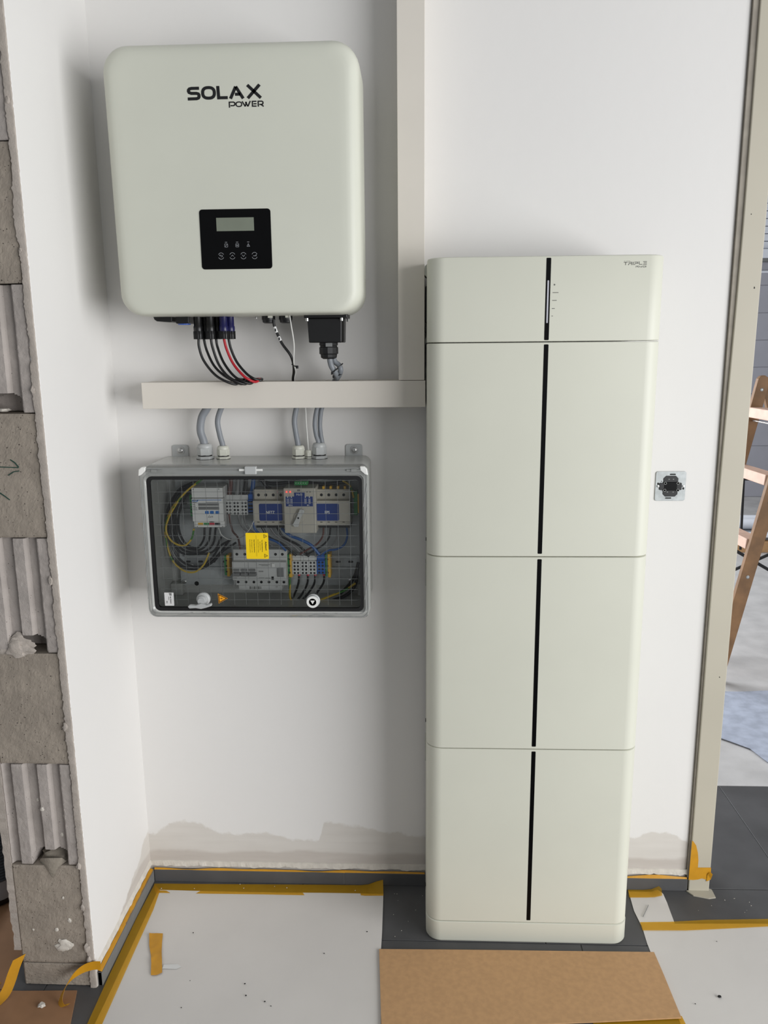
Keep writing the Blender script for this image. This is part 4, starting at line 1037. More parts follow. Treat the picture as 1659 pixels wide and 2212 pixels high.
BL = [[(-0.4935, -0.06, 0.9668), (-0.4972, -0.06, 0.9392), (-0.5148, -0.06, 0.9181), (-0.5393, -0.06, 0.9281), (-0.5529, -0.06, 0.9558), (-0.5527, -0.06, 0.9943), (-0.5372, -0.06, 1.0347), (-0.5117, -0.06, 1.065)], [(-0.4799, -0.058, 0.9664), (-0.4871, -0.058, 0.9332), (-0.5101, -0.058, 0.9131), (-0.5446, -0.058, 0.922), (-0.5633, -0.058, 0.9553), (-0.5606, -0.058, 0.9994), (-0.5441, -0.058, 1.0376), (-0.5177, -0.058, 1.0646)],
      [(-0.4687, -0.055, 0.9657), (-0.4773, -0.055, 0.9269), (-0.5025, -0.055, 0.9079), (-0.5494, -0.055, 0.9123), (-0.5698, -0.055, 0.9546), (-0.5668, -0.055, 1.001), (-0.549, -0.055, 1.0425), (-0.5238, -0.055, 1.0663)], [(-0.4581, -0.05, 0.9424), (-0.4774, -0.05, 0.9088), (-0.5074, -0.05, 0.9021), (-0.5546, -0.05, 0.9043), (-0.5765, -0.05, 0.9423), (-0.5751, -0.05, 0.9977), (-0.5546, -0.05, 1.0459), (-0.5272, -0.05, 1.0687)],
      [(-0.4343, -0.05, 0.9368), (-0.4625, -0.05, 0.92), (-0.4827, -0.05, 0.892), (-0.5147, -0.05, 0.8705), (-0.5495, -0.05, 0.8795), (-0.572, -0.05, 0.9087), (-0.5801, -0.05, 0.9534), (-0.5747, -0.05, 1.0033), (-0.55, -0.05, 1.0503), (-0.5086, -0.05, 1.0741)], [(-0.4247, -0.046, 0.928), (-0.4588, -0.046, 0.9056), (-0.4797, -0.046, 0.883), (-0.514, -0.046, 0.8637), (-0.5535, -0.046, 0.8693), (-0.5803, -0.046, 0.9021), (-0.5869, -0.046, 0.9525), (-0.5804, -0.046, 1.0024), (-0.5555, -0.046, 1.0518), (-0.5151, -0.046, 1.0734)],
      [(-0.4414, -0.044, 0.932), (-0.4707, -0.044, 0.896), (-0.4997, -0.044, 0.8711), (-0.5335, -0.044, 0.862), (-0.5661, -0.044, 0.8733), (-0.5846, -0.044, 0.9128), (-0.5902, -0.044, 0.9632), (-0.5803, -0.044, 1.0131), (-0.5492, -0.044, 1.0569), (-0.5047, -0.044, 1.0752)]]
for p in BL: w_(p, .0026, 'cable', 'black wire coiled in the bundle beside and below the meter')
w_([(-0.4516, -0.096, 0.975), (-0.4441, -0.096, 0.9566), (-0.4232, -0.096, 0.9468), (-0.3963, -0.096, 0.9555), (-0.3796, -0.096, 0.9728), (-0.3703, -0.096, 0.9911)], .0012, 'white_cable', 'thin white wire sagging between meter and changeover switch')
w_([(-0.4319, -0.07, 1.0018), (-0.4298, -0.07, 0.98), (-0.4254, -0.07, 0.9603), (-0.4142, -0.07, 0.9449), (-0.41, -0.07, 0.9185)], .0024, 'brown_wire', 'brown wire dropping from the terminals to the breaker')
w_([(-0.4139, -0.06, 0.9997), (-0.4095, -0.06, 0.9778), (-0.3984, -0.06, 0.9613), (-0.3752, -0.06, 0.947), (-0.351, -0.06, 0.9282)], .0024, 'grey_wire', 'grey wire sweeping from the meter-side terminals behind the yellow sticker', 'grey wires from the meter-side terminals')
w_([(-0.4003, -0.058, 0.9993), (-0.398, -0.058, 0.9795), (-0.388, -0.058, 0.9608), (-0.3617, -0.058, 0.9421), (-0.3354, -0.058, 0.9222)], .0024, 'grey_wire', 'grey wire sweeping from the meter-side terminals behind the yellow sticker', 'grey wires from the meter-side terminals')
w_([(-0.3758, -0.075, 0.9865), (-0.3714, -0.075, 0.9647), (-0.3506, -0.075, 0.9484), (-0.3211, -0.075, 0.9352), (-0.3025, -0.075, 0.9155)], .0028, 'blue_wire', 'blue wire passing behind the yellow sticker')
w_([(-0.3122, -0.07, 0.9691), (-0.2945, -0.07, 0.9516), (-0.2681, -0.07, 0.9406), (-0.2449, -0.07, 0.9275), (-0.2261, -0.07, 0.9054)], .0036, 'blue_wire', 'thick blue wire running from the switch to the blue terminal')
for k, p in enumerate(([(-0.3602, -0.06, 0.969), (-0.345, -0.06, 0.9448), (-0.3131, -0.06, 0.9282), (-0.2816, -0.06, 0.9005)], [(-0.3422, -0.058, 0.9685), (-0.3258, -0.058, 0.9465), (-0.2919, -0.058, 0.9266), (-0.2656, -0.058, 0.9)], [(-0.3253, -0.056, 0.9681), (-0.3111, -0.056, 0.9438), (-0.276, -0.056, 0.9239), (-0.2519, -0.056, 0.8973)])):
    w_(p, .003, ['cable', 'grey_wire', 'cable'][k], ['black wire slanting from under the NETZ module to the lower terminals', 'grey wire slanting from under the NETZ module to the lower terminals'][k == 1])
for x in (497, 511, 526): pass
w_([(-0.4282, -0.05, 1.0868), (-0.4304, -0.05, 1.0631), (-0.4349, -0.05, 1.037)], .005, 'brown_wire', 'thick brown wire entering the meter-side terminals from above')
w_([(-0.412, -0.05, 1.0868), (-0.4142, -0.05, 1.063), (-0.4176, -0.05, 1.037)], .005, 'device_dark', 'thick dark grey wire entering the meter-side terminals from above', name='wire')
w_([(-0.3938, -0.05, 1.0867), (-0.3959, -0.05, 1.063), (-0.4003, -0.05, 1.0369)], .005, 'cable', 'thick black wire entering the meter-side terminals from above')
w_([(-0.3756, -0.05, 1.0867), (-0.3787, -0.05, 1.0629), (-0.3853, -0.05, 1.0347)], .005, 'blue_wire', 'thick blue wire entering the blue terminal from above')
w_([(-0.2154, -0.065, 0.9701), (-0.2181, -0.065, 0.9482), (-0.2315, -0.065, 0.9295), (-0.2534, -0.065, 0.9163), (-0.272, -0.065, 0.9052)], .0022, 'brown_wire', 'brown wire curving from the EPS module to the lower terminals')
w_([(-0.1994, -0.065, 0.9701), (-0.2032, -0.065, 0.946), (-0.2176, -0.065, 0.9273), (-0.2394, -0.065, 0.9141), (-0.2592, -0.065, 0.9019)], .0022, 'cable', 'black wire curving from the EPS module to the lower terminals')
w_([(-0.1834, -0.065, 0.9701), (-0.185, -0.065, 0.946), (-0.1961, -0.065, 0.9263), (-0.2137, -0.065, 0.9119), (-0.2377, -0.065, 0.8997)], .0020, 'grey_wire', 'grey wire curving from the EPS module to the lower terminals')
w_([(-0.162, -0.065, 0.9701), (-0.1614, -0.065, 0.9482), (-0.1682, -0.065, 0.9285), (-0.1856, -0.065, 0.9174), (-0.2093, -0.065, 0.913), (-0.2247, -0.065, 0.8997)], .0025, 'blue_wire', 'blue wire curving from the EPS module to the blue terminal')
for lb, p in zip(['under the first grey terminal from the breaker', 'under the middle grey terminal', 'under the grey terminal touching the blue one', 'under the blue terminal'], ([(-0.2779, -0.05, 0.8552), (-0.2797, -0.05, 0.8325), (-0.2882, -0.05, 0.8075), (-0.3, -0.05, 0.7846)], [(-0.2572, -0.05, 0.8552), (-0.259, -0.05, 0.8303), (-0.273, -0.05, 0.803), (-0.2924, -0.05, 0.78)], [(-0.2397, -0.05, 0.8553), (-0.2425, -0.05, 0.8304), (-0.2598, -0.05, 0.803), (-0.2825, -0.05, 0.78)], [(-0.2189, -0.05, 0.8553), (-0.2206, -0.05, 0.8327), (-0.2366, -0.05, 0.8077), (-0.256, -0.05, 0.7824)])):
    t = thing('wire', p[0], 'black wire with red ferrule hanging ' + lb, 'wire', 'ferruled black wires')
    b = MB(); b.tube(p, .0026, 7, 5); b.build('sheath', M['cable'], t, smooth=True)
    b = MB(); b.cyl((p[0][0], p[0][1], p[0][2] + .002), (p[0][0], p[0][1], p[0][2] - .006), .0032, n=8); b.build('ferrule', M['term_red'], t)
w_([(-0.2982, -0.06, 0.8558), (-0.2994, -0.06, 0.8219), (-0.2991, -0.06, 0.7969), (-0.2896, -0.06, 0.7844), (-0.2634, -0.06, 0.7823)], .0026, 'gy', 'green-yellow earth wire dropping from the middle earth terminal')
w_([(-0.2325, -0.06, 0.7904), (-0.2027, -0.06, 0.803), (-0.1697, -0.06, 0.8167), (-0.1444, -0.06, 0.8337)], .0026, 'gy', 'green-yellow earth wire running up the box corner beside the arrow lock')
w_([(-0.2373, -0.05, 0.7814), (-0.1986, -0.05, 0.7895), (-0.1654, -0.05, 0.8034), (-0.1453, -0.05, 0.8284), (-0.1392, -0.05, 0.8701)], .004, 'cable', 'thick black wire running up the box corner beside the arrow lock', 'black corner wires')
w_([(-0.1823, -0.045, 0.804), (-0.1599, -0.045, 0.8269), (-0.1453, -0.045, 0.8518), (-0.1383, -0.045, 0.88)], .004, 'cable', 'thick black wire running up the box corner beside the arrow lock', 'black corner wires')
w_([(-0.3651, -0.04, 1.0764), (-0.3331, -0.04, 1.0665), (-0.2791, -0.04, 1.0718), (-0.2149, -0.04, 1.0652), (-0.1612, -0.04, 1.0715)], .004, 'cable', 'black wire running along the top inside the box', 'black top wires')
w_([(-0.3628, -0.05, 1.0845), (-0.3476, -0.05, 1.0629), (-0.3319, -0.05, 1.052)], .004, 'cable', 'black wire running along the top inside the box', 'black top wires')
w_([(-0.17, -0.06, 1.077), (-0.1522, -0.06, 1.0641), (-0.1453, -0.06, 1.0373)], .0022, 'gy', 'green-yellow earth wire above the EPS module')
t = thing('terminal_block', (-.139, -.05, 1.0), 'dark earth terminal in the corner beside the EPS module', 'terminal')
b = MB(); b.box(-.146, -.137, -.055, -.0285, .995, 1.05); b.build('body', M['term_green'], t, bevel=.001)
b = MB(); b.box(-.137, -.132, -.055, -.0285, 1.0, 1.045); b.build('yellow_half', M['term_yellow'], t, bevel=.001)

# ------------------------------------------------------------------ bare wall switch insert
t = thing('wall_switch_insert', (.5858, -.004, 1.017), 'bare wall switch insert with galvanised frame and black centre, right of the battery stack', 'wall switch')
b = MB()
sx, sz = .5855, 1.0522
out = rr(sx - .0345, sx + .0345, sz - .0345, sz + .0345, .005, 4)
inn = []
for (x, z) in out:
    a = math.atan2(z - sz, x - sx); inn.append((sx + .0165 * math.cos(a) * (1.2 if abs(math.cos(a)) > .8 else 1), sz + .0215 * math.sin(a)))
b.frame(out, inn, -.0022, -.0004); fr = b.build('support_frame', M['zinc'], t, bevel=.0004, seg=1)
b = MB(); 
def octo(cx, cz, hx, hz, c): return [(cx - hx + c, cz - hz), (cx + hx - c, cz - hz), (cx + hx, cz - hz + c), (cx + hx, cz + hz - c), (cx + hx - c, cz + hz), (cx - hx + c, cz + hz), (cx - hx, cz + hz - c), (cx - hx, cz - hz + c)]
b.prism(octo(sx, sz, .0170, .0245, .006), -.0032, .0005); b.prism(octo(sx, sz - .0005, .0255, .0085, .0015), -.0042, .0005); ct = b.build('switch_core', M['black'], t, bevel=.0006)
b = MB(); b.box(sx - .015, sx + .015, -.0050, -.0030, sz - .010, sz + .010); b.build('rocker_seat', M['gloss_black'], ct, bevel=.001)
b = MB()
for dx, dz in ((-.013, .0075), (.016, .0075), (.0165, -.009), (-.0135, -.009)):
    b.lathe((sx + dx, -.0050, sz + dz), [(.0034, 0), (.0034, -.0008), (.0022, -.0008), (.0022, 0)], 12, 'y')
for dx, dz in ((-.006, .0155), (.004, .0155), (-.008, -.0145), (.005, -.0145)): b.box(sx + dx, sx + dx + .003, -.0036, -.003, sz + dz, sz + dz + .002)
b.build('contact_clips', M['device_dark'], ct)
b = MB()
b.prism(rr(sx - .003, sx + .0105, sz + .0262, sz + .0292, .0014, 3), -.0026, -.0020); b.prism(rr(sx - .0105, sx + .0035, sz - .0292, sz - .0264, .0013, 3), -.0026, -.0020)
b.prism(rr(sx - .0305, sx - .0265, sz + .003, sz + .0085, .0018, 3), -.0026, -.0020); b.prism(rr(sx + .0275, sx + .0315, sz - .008, sz - .003, .0018, 3), -.0026, -.0020)
b.prism(rr(sx - .0222, sx - .0202, sz + .0105, sz + .0125, .0009, 3), -.0026, -.0020)
b.build('slots', M['hole'], fr)
for dx in (-.0285, .0295):
    b = MB(); b.lathe((sx + dx, -.0022, sz), [(.0029, 0), (.0027, -.0012), (.001, -.0014)], 14, 'y'); b.build('screw', M['steel'], fr, smooth=True)
# ------------------------------------------------------------------ floor coverings and tape
def sheet(name, poly, z0, th, m, label, cat, group=None, wob=.0, step=.035, lift=None):
    """thin sheet with a fine grid so that it can lie slightly uneven; lift(x,y) adds height"""
    bm = bmesh.new()
    vs = [bm.verts.new((x, y, 0)) for x, y in poly]; bm.faces.new(vs)
    xs = [p[0] for p in poly]; ys = [p[1] for p in poly]
    for ax, lo, hi in ((0, min(xs), max(xs)), (1, min(ys), max(ys))):
        n = max(1, int((hi - lo) / step))
        for i in range(1, n):
            c = lo + (hi - lo) * i / n
            bmesh.ops.bisect_plane(bm, geom=bm.verts[:] + bm.edges[:] + bm.faces[:], plane_co=(c, 0, 0) if ax == 0 else (0, c, 0), plane_no=(1, 0, 0) if ax == 0 else (0, 1, 0))
    bm.verts.ensure_lookup_table()
    def hz(x, y):
        h = wob * max(0, noise.noise((x * 6, y * 6, z0 * 900)) + .2)
        return z0 + h + (lift(x, y) if lift else 0)
    b = MB(); n = len(bm.verts); bm.verts.index_update()
    b.v = [(v.co.x, v.co.y, hz(v.co.x, v.co.y)) for v in bm.verts] + [(v.co.x, v.co.y, hz(v.co.x, v.co.y) + th) for v in bm.verts]
    if th == 0: b.v = b.v[:n]
    for f in bm.faces:
        q = [v.index for v in f.verts]
        if th == 0: b.f.append(tuple(q)); continue
        b.f += [tuple(reversed(q)), tuple(i + n for i in q)]
    for e in bm.edges:
        if th > 0 and len(e.link_faces) == 1: a, c = e.verts[0].index, e.verts[1].index; b.f.append((a, c, c + n, a + n))
    bm.free()
    return tag(b.build(name, M[m], smooth=True), label, cat, group)

sheet('floor_paper', [(-.672, -.047), (-.60, -.0475), (-.35, -.047), (-.0878, -.0455), (-.0862, -.12), (-.0850, -.19), (-.0852, -.24), (-.078, -.40), (-.07, -.60), (-.05, -1.2), (-.668, -1.2)], .0006, .0004, 'paper',
      'pale paper sheet taped to the floor in the alcove below the inverter', 'paper', wob=.0018,
      lift=lambda x, y: .010 * smooth01(x, -.17, -.085) * (1 - smooth01(abs(y + .22), .05, .2)) * 0 + .004 * smooth01(x, -.14, -.085) * (1 - smooth01(abs(y + .15), .02, .12)))
sheet('floor_paper', [(.5405, -.1335), (.8, -.127), (1.4, -.118), (1.4, -1.0), (.56, -1.0), (.5375, -.30), (.5365, -.2)], .0006, .0004, 'paper', 'pale paper sheet taped to the floor beside the brown cardboard', 'paper', wob=.0015)
sheet('floor_paper', [(.540, -.018), (.612, -.018), (.6225, -.035), (.6255, -.056), (.6235, -.09), (.6215, -.131), (.5385, -.138), (.535, -.09)], .0012, .0004, 'paper', 'small leftover of pale paper next to the battery plinth', 'paper', wob=.0008, step=.012,
      lift=lambda x, y: .010 * smooth01(x, .595, .622) * smooth01(y, -.06, -.02))
sheet('cardboard_sheet', [(-.0895, -.2420), (.2, -.2370), (.5425, -.2325), (.5445, -.3), (.5460, -.4150), (.37, -.431), (.1, -.452), (-.074, -.468), (-.080, -.38)], .0034, .0028, 'card', 'brown cardboard sheet lying in front of the battery stack', 'cardboard', wob=.0004)
sheet('hardboard_sheet', [(-.7440, -.3800), (-.7190, -.475), (-.66, -.80), (-1.5, -.80), (-1.5, -.3850), (-.8640, -.3850)], .0003, .0028, 'card_edge', 'brown board on the floor at the foot of the block wall end', 'board')
sheet('hardboard_sheet', [(-.905, -.3820), (-1.7, -.3820), (-1.7, .6), (-.905, .6)], .0003, .0028, 'card_edge', 'brown board on the floor under the dark ribbed tub', 'board')

# masking tape: thin see-through strips
def tape(poly, z0, label, wob=.0006, lift=None, m='tape', step=.02):
    return sheet('masking_tape', poly, z0, 0 if m == 'tape' else .00018, m, label, 'tape', None, wob, step, lift)
tape([(-.690, -.0225), (-.35, -.0160), (-.09, -.0125), (-.0872, -.053), (-.20, -.0565), (-.40, -.0560), (-.676, -.0590)], .0014, 'yellow tape holding the alcove paper along the back wall skirting', .0012,
     lambda x, y: .016 * smooth01(x, -.14, -.088) * smooth01(y, -.05, -.013))
tape([(-.6885, -.0250), (-.6660, -.0500), (-.6600, -.12), (-.6585, -.25), (-.652, -.60), (-.682, -.60), (-.6900, -.33), (-.6915, -.15)], .0022, 'yellow tape holding the alcove paper along the left wall skirting', .0008)
tape([(.5400, -.0125), (.6180, -.0120), (.6215, -.022), (.6185, -.0400), (.5355, -.0425)], .0021, 'short yellow tape across the small leftover of paper', .0006, lambda x, y: .012 * smooth01(x, .592, .62) * smooth01(y, -.06, -.02))
tape([(.5385, -.1310), (.612, -.1275), (.70, -.1180), (1.2, -.095), (1.2, -.118), (.84, -.1370), (.64, -.1560), (.5370, -.1590)], .0024, 'long yellow tape along the top of the paper beside the cardboard', .0008, step=.03)
tape([(.36, -.426), (.5500, -.4060), (.552, -.4300), (.37, -.4500)], .0014, 'yellow tape end showing under the brown cardboard corner', .0005)
# crumpled piece on the paper
tape([(-.6425, -.2050), (-.6095, -.2045), (-.6020, -.235), (-.5935, -.2640), (-.5845, -.2900), (-.5730, -.3250), (-.5830, -.3320), (-.5960, -.3330), (-.6060, -.300), (-.6150, -.275), (-.6290, -.245)], .0032, 'crumpled scrap of yellow tape stuck on the alcove paper', .001, lambda x, y: .0045 * abs(noise.noise((x * 45, y * 45, 2))), m='tape_solid', step=.006)
sheet('tape_residue', [(-.577, -.300), (-.545, -.298), (-.535, -.306), (-.545, -.313), (-.577, -.312)], .0026, .0001, 'label_white', 'pale torn paper patch beside the crumpled tape scrap', 'patch')
# tape edge above the skirting (upright strips)
def upright(x0, x1, z0, z1, y, label, seed):
    b = MB(); n = int((x1 - x0) / .01)
    for i in range(n):
        xa, xb = x0 + (x1 - x0) * i / n, x0 + (x1 - x0) * (i + 1) / n
        za, zb = z1 + .008 * noise.noise((xa * 9, seed, 0)), z1 + .008 * noise.noise((xb * 9, seed, 0))
        b.add([(xa, y, z0), (xb, y, z0), (xb, y + .003, zb), (xa, y + .003, za), (xa, y + .0003, z0), (xb, y + .0003, z0), (xb, y + .0033, zb), (xa, y + .0033, za)], [(0, 1, 2, 3), (7, 6, 5, 4), (3, 2, 6, 7), (0, 4, 5, 1)])
    return tag(b.build('masking_tape', M['tape_solid']), label, 'tape')
upright(-.692, .018, .0336, .0375, -.0098, 'narrow yellow tape edge above the alcove skirting', 2)
upright(.492, .689, .0336, .0385, -.0098, 'narrow yellow tape edge above the skirting beside the door frame', 9)
b = MB()
for i in range(34):
    y0, y1 = -.36 + i * .0103, -.36 + (i + 1) * .0103
    z = lambda y: .0375 + .005 * noise.noise((y * 30, 4, 0))
    b.add([(-.6940, y0, .0338), (-.6940, y1, .0338), (-.7030, y1, z(y1)), (-.7030, y0, z(y0))], [(0, 1, 2, 3)])
tag(b.build('masking_tape', M['tape_solid']), 'narrow yellow tape edge above the left wall skirting', 'tape')
b = MB()
for i in range(50):
    y0, y1 = -.362 + i * .00722, -.362 + (i + 1) * .00722
    h = lambda y: .058 + .003 * noise.noise((y * 40, 1, 0)); l = lambda y: .0415 + .004 * noise.noise((y * 55, 2, 0))
    d = lambda y: -.6995 + .002 * noise.noise((y * 60, 3, 0))
    b.add([(-.7042, y0, h(y0)), (-.7042, y1, h(y1)), (d(y1), y1, l(y1) + .004), (d(y0), y0, l(y0) + .004), (-.7030, y1, l(y1)), (-.7030, y0, l(y0))], [(0, 1, 2, 3), (3, 2, 4, 5)])
b.build('plaster_ridge', M['lumps'], wall_left)

# curling tape hanging off the wall corner
P = spline([(-.690, -.3715, .0600), (-.706, -.3735, .0605), (-.726, -.3780, .0560), (-.745, -.3880, .0460), (-.759, -.4010, .0290), (-.764, -.4120, .0140), (-.763, -.4210, .0065), (-.755, -.4270, .0050), (-.748, -.4250, .0100)], 5)
b = MB(); W0 = [Vector((.05, 0, 1)).lerp(Vector((.55, -.25, .75)), smooth01(i / (len(P) - 1), .15, .6)).lerp(Vector((.9, -.1, .35)), smooth01(i / (len(P) - 1), .6, 1)) for i in range(len(P))]
b.ribbon(P, .021, W0); tag(b.build('masking_tape', M['tape_solid'], smooth=True), 'loose yellow tape curling down from the block wall corner', 'tape')
P = spline([(-.8700, -.3700, .0750), (-.8800, -.3790, .0500), (-.8880, -.3920, .0220), (-.8970, -.4120, .0060), (-.9150, -.4500, .0045), (-.9400, -.5000, .0045)], 5)
b = MB(); b.ribbon(P, .028, [Vector((.9, .35, .35)).lerp(Vector((1, .25, 0)), smooth01(i / (len(P) - 1), .3, .7)) for i in range(len(P))])
tag(b.build('masking_tape', M['tape_solid'], smooth=True), 'yellow tape running from the block wall foot onto the brown board', 'tape')
tape([(-.92, -.365), (-1.2, -.350), (-1.2, -.372), (-.922, -.380)], .0045, 'yellow tape lying flat behind the block wall foot')
# tape round the door frame foot
t = thing('masking_tape', (.7195, -.012, .034), 'yellow tape wrapped round the foot of the door frame', 'tape')
b = MB(); b.prism([(x + .003, z) for x, z in ((.6885, .0340), (.6900, .1440), (.6925, .1440), (.7010, .132), (.7065, .112), (.7095, .090), (.7095, .0690), (.7425, .0695), (.7440, .036), (.735, .0345), (.722, .0385), (.712, .035), (.700, .0335))], -.0121, -.0113); b.build('strip', M['tape_solid'], t)
b = MB(); b.add([(.736, -.0125, .030), (.747, -.0125, .036), (.7485, -.0185, .055), (.7435, -.0165, .060), (.7375, -.0140, .052)], [(0, 1, 2, 3, 4)]); b.add([(.7470, -.0125, .036), (.7485, -.0075, .05), (.7485, -.0185, .055)], [(0, 1, 2)]); b.build('loose_corner', M['tape_solid'], t)

# crumbs of plaster and dirt on the floor, each with its own place
random.seed(21)
def crumb(x, y, z, s, m, label, grp, seed):
    o = lump('plaster_crumb', (x, y, z + s * .4), (s, s * .8, s * .5), M[m], None, seed, .5, 2); return tag(o, label, 'crumb', grp)
crumb(-.801, -.425, .003, .008, 'lumps', 'white plaster crumb on the brown board at the block wall foot', None, 2)
for k in range(9): crumb(random.uniform(-.62, -.12), random.uniform(-.42, -.1), .0028, random.uniform(.0009, .002), 'hole', 'tiny dark speck of dirt on the alcove paper', 'dark specks on the alcove paper', k)
for k in range(9): crumb(random.uniform(-.07, .015), random.uniform(-.2, -.03), .0, random.uniform(.0006, .0011), 'lumps', 'tiny pale plaster crumb on the slate tile left of the battery plinth', 'pale crumbs beside the plinth', 40 + k)
for k in range(8): crumb(random.uniform(-.68, -.12), random.uniform(-.045, -.02), .0025, random.uniform(.0009, .0018), 'lumps', 'tiny pale plaster crumb on the tape by the back skirting', 'pale crumbs on the back tape', 60 + k)
for k in range(9): crumb(random.uniform(.63, .84), random.uniform(-.09, -.02), .0, random.uniform(.0006, .0013), 'lumps', 'tiny pale plaster crumb on the slate tile by the door frame', 'pale crumbs by the door frame', 80 + k)
for x, y, s in ((.646, -.355, .004), (.588, -.375, .0014), (.70, -.19, .0012)): crumb(x, y, .0025, s, 'hole', 'dark speck of dirt on the paper beside the cardboard', 'dark specks beside the cardboard', x * 70)
b = MB(); b.cyl((.5505, -.1130, .0035), (.5760, -.0700, .0035), .0007, n=6); tag(b.build('nail', M['device_dark']), 'thin dark nail lying on the small leftover of paper', 'nail')

# dark tub behind the wall end
t = thing('tub', (-1.085, -.075, .0033), 'dark ribbed tub with a pale band standing behind the block wall', 'tub')
prof = [(.055, 0), (.062, .004), (.066, .02)]; b = MB(); b.lathe((-1.085, -.075, .0033), prof, 32); b.build('foot', M['black'], t, smooth=True)
b = MB(); b.lathe((-1.085, -.075, .0033), [(.066, .02), (.070, .04), (.073, .075)], 32); b.build('band', M['tub_band'], t, smooth=True)
prof = []
for k in range(19): prof += [(.0745 + .003 * math.sin(k * .17), .075 + k * .008), (.0775 + .003 * math.sin(k * .17), .079 + k * .008)]
prof += [(.070, .232), (.05, .245), (.02, .25)]
b = MB(); b.lathe((-1.085, -.075, .0033), prof, 32); b.build('ribbed_side', M['dark_tub'], t)

# ------------------------------------------------------------------ the room beyond the door frame
b = MB(); b.box(.2, 5.0, 5.53, 5.7, 0, 2.9); wf = struct(b.build('wall_far', M['far_joint'], origin=(0, 0, 0)))
b = MB(); b.box(-.2485, .2485, -.0140, .0165, .0008, .2345)
proto = None
for r in range(12):
    for k in range(9):
        x = .45 + .5 * k + (.25 if r % 2 else 0)
        z = .0 + .2355 * r
        if proto is None:
            proto = b.build('block', M['far_wall'], wf, bevel=.003, seg=1); proto.location = (x, 5.52, z)
            me = proto.data; off = ORI[wf.name]
        else:
            c = proto.copy(); col.objects.link(c); c.parent = wf; c.location = (x, 5.52, z)
# white shutter box and ledge high on the far wall
w = thing('window_1', (3.15, 5.45, 2.08), 'x', 'x'); del w['label']; del w['category']; struct(w)
b = MB(); b.box(2.2, 4.2, 5.38, 5.50, 2.10, 2.175); b.build('window_sill', M['far_white'], w, bevel=.004)
b = MB(); b.box(2.2, 4.2, 5.40, 5.50, 2.075, 2.10); b.build('sill_shadow_strip', M['device_dark'], w)  # dark strip put in as the shade on the underside of the sill
for k in range(9):
    b = MB(); b.box(2.25, 4.15, 5.445, 5.475, 2.185 + k * .062, 2.185 + k * .062 + .057); b.build('slat', M['far_white'], w, bevel=.006)
b = MB(); b.box(2.0, 4.4, 5.485, 5.503, 1.985, 2.005); tag(b.build('cable_strip', M['far_white'], bevel=.003), 'thin white cable strip along the grey block wall below the shutter', 'strip')

# fleece on the floor
sheet('floor_fleece', [(1.06, .82), (1.1478, .7327), (1.17, .64), (1.24, .56), (2.6, .9), (2.6, 1.24), (1.0, 1.20), (1.0, .93)], .001, .002, 'fleece', 'bluish white fleece spread on the screed beyond the tiles', 'fleece', wob=.006, step=.05)

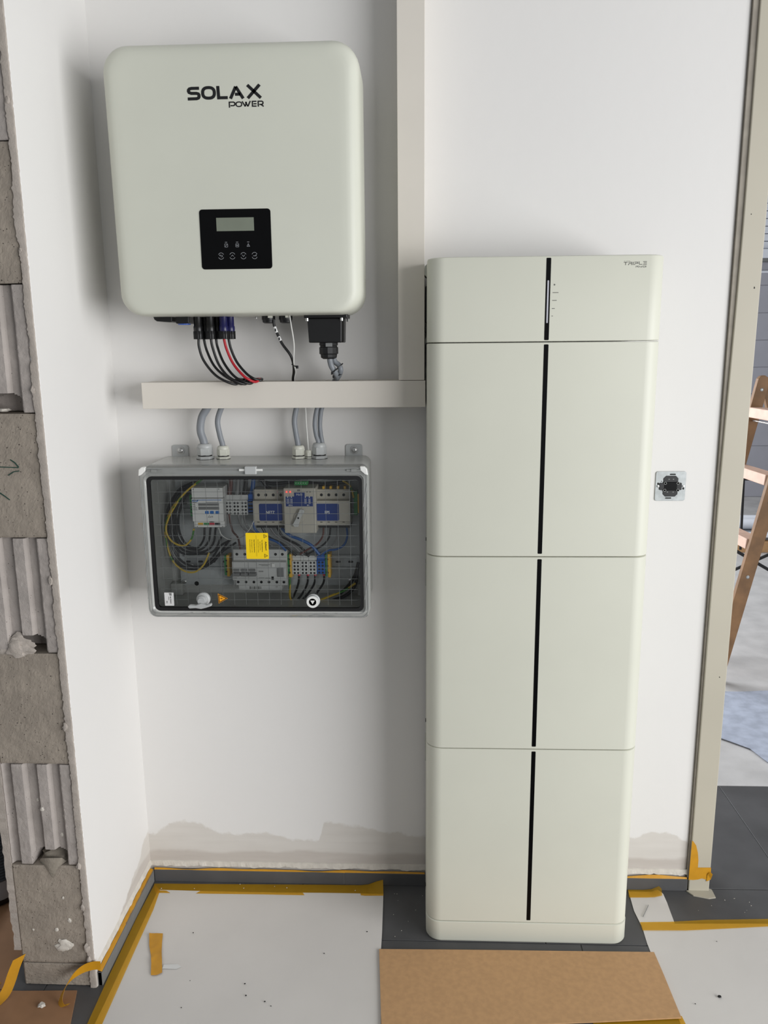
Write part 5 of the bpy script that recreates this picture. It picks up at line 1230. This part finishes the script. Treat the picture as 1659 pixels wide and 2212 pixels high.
# wooden stepladder
t = thing('stepladder', (1.4, 1.46, 0), 'wooden stepladder standing in the room beyond the door frame', 'ladder')
def stile(x0, lean, y0, y1, w, top, name='stile', sgn=1):
    b = MB(); X = lambda z: x0 + lean * z
    if sgn > 0: poly = [(X(0), 0), (X(0) + w, 0), (X(top - .05) + w, top - .05), (X(top - .012) + w * .8, top - .010), (X(top) + w * .45, top), (X(top) + w * .1, top - .003), (X(top - .02), top - .014)]
    else: poly = [(X(0), 0), (X(0) + w, 0), (X(top) + w, top), (X(top), top)]
    b.prism(poly, y0, y1); return b.build(name, M['wood'], t, bevel=.002)
stile(1.2110, .200, 1.300, 1.325, .054, 1.245)
s2 = stile(1.1950, .200, 1.620, 1.645, .050, 1.245)
for z, dx in ((1.070, 0), (.825, 0), (.565, 0), (.30, 0)):
    xa, xb = 1.211 + .2 * z, 1.195 + .2 * z
    b = MB(); b.add([(xa - .004, 1.325, z), (xa + .060, 1.325, z), (xb + .055, 1.62, z), (xb - .004, 1.62, z), (xa, 1.325, z + .042), (xa + .064, 1.325, z + .042), (xb + .059, 1.62, z + .042), (xb, 1.62, z + .042)],
                    [(0, 3, 2, 1), (4, 5, 6, 7), (0, 1, 5, 4), (1, 2, 6, 5), (2, 3, 7, 6), (3, 0, 4, 7)]); b.build('step', M['wood_pale'], t, bevel=.003)
b = MB(); b.cyl((1.445, 1.33, 1.055), (1.430, 1.615, 1.055), .0035, n=8); b.build('tie_rod', M['steel'], t)
for x, y, z in ((1.330, 1.2985, .455), (1.390, 1.2985, .76), (1.457, 1.6185, 1.185)):
    b = MB(); b.lathe((x, y, z), [(.007, .0015), (.007, 0), (.003, -.002)], 12, 'y'); b.build('bolt', M['zinc'], t)
stile(1.83, -.30, 1.272, 1.297, .045, 1.20, 'rear_leg', -1); stile(1.83, -.30, 1.648, 1.673, .045, 1.20, 'rear_leg', -1)

# black folding stand
t = thing('folding_stand', (1.8, 2.35, 0), 'black folding stand with crossed legs behind the stepladder', 'stand')
def bar(name, a, c, r): b = MB(); b.cyl(a, c, r, n=8); b.build(name, M['black'], t)
bar('upright', (1.690, 2.3, .690), (1.703, 2.3, .315), .007)
bar('leg', (1.655, 2.3, .322), (2.2, 2.3, .006), .0085); bar('leg', (1.40, 2.42, .010), (2.2, 2.25, .48), .0085)
bar('crossbar', (1.690, 2.3, .690), (2.2, 2.3, .690), .007); bar('upright', (2.2, 2.3, .690), (2.2, 2.3, .006), .007)

# stack of boards and white tubes near the far wall
t = thing('board_stack', (2.6, 3.75, 0), 'low stack of boards and cardboard near the far grey wall', 'boards')
b = MB(); b.box(2.0, 3.2, 3.45, 4.2, 0, .075); b.build('crate', M['card'], t, bevel=.004)
b = MB(); b.box(2.05, 3.2, 3.5, 4.2, .076, .10); b.build('board', M['grey_cable'], t)
b = MB(); b.box(2.1, 3.1, 3.46, 3.56, .101, .118); b.build('strip', M['far_white'], t, bevel=.003)
for k, y in enumerate((3.72, 3.84)):
    b = MB(); b.cyl((2.24 + .06 * k, y, .140), (3.0, y - .04, .140), .038, n=16); tag(b.build('white_tube', M['far_white'], smooth=True), 'pale plastic tube lying on the low stack of boards', 'tube', 'pale tubes on the boards')
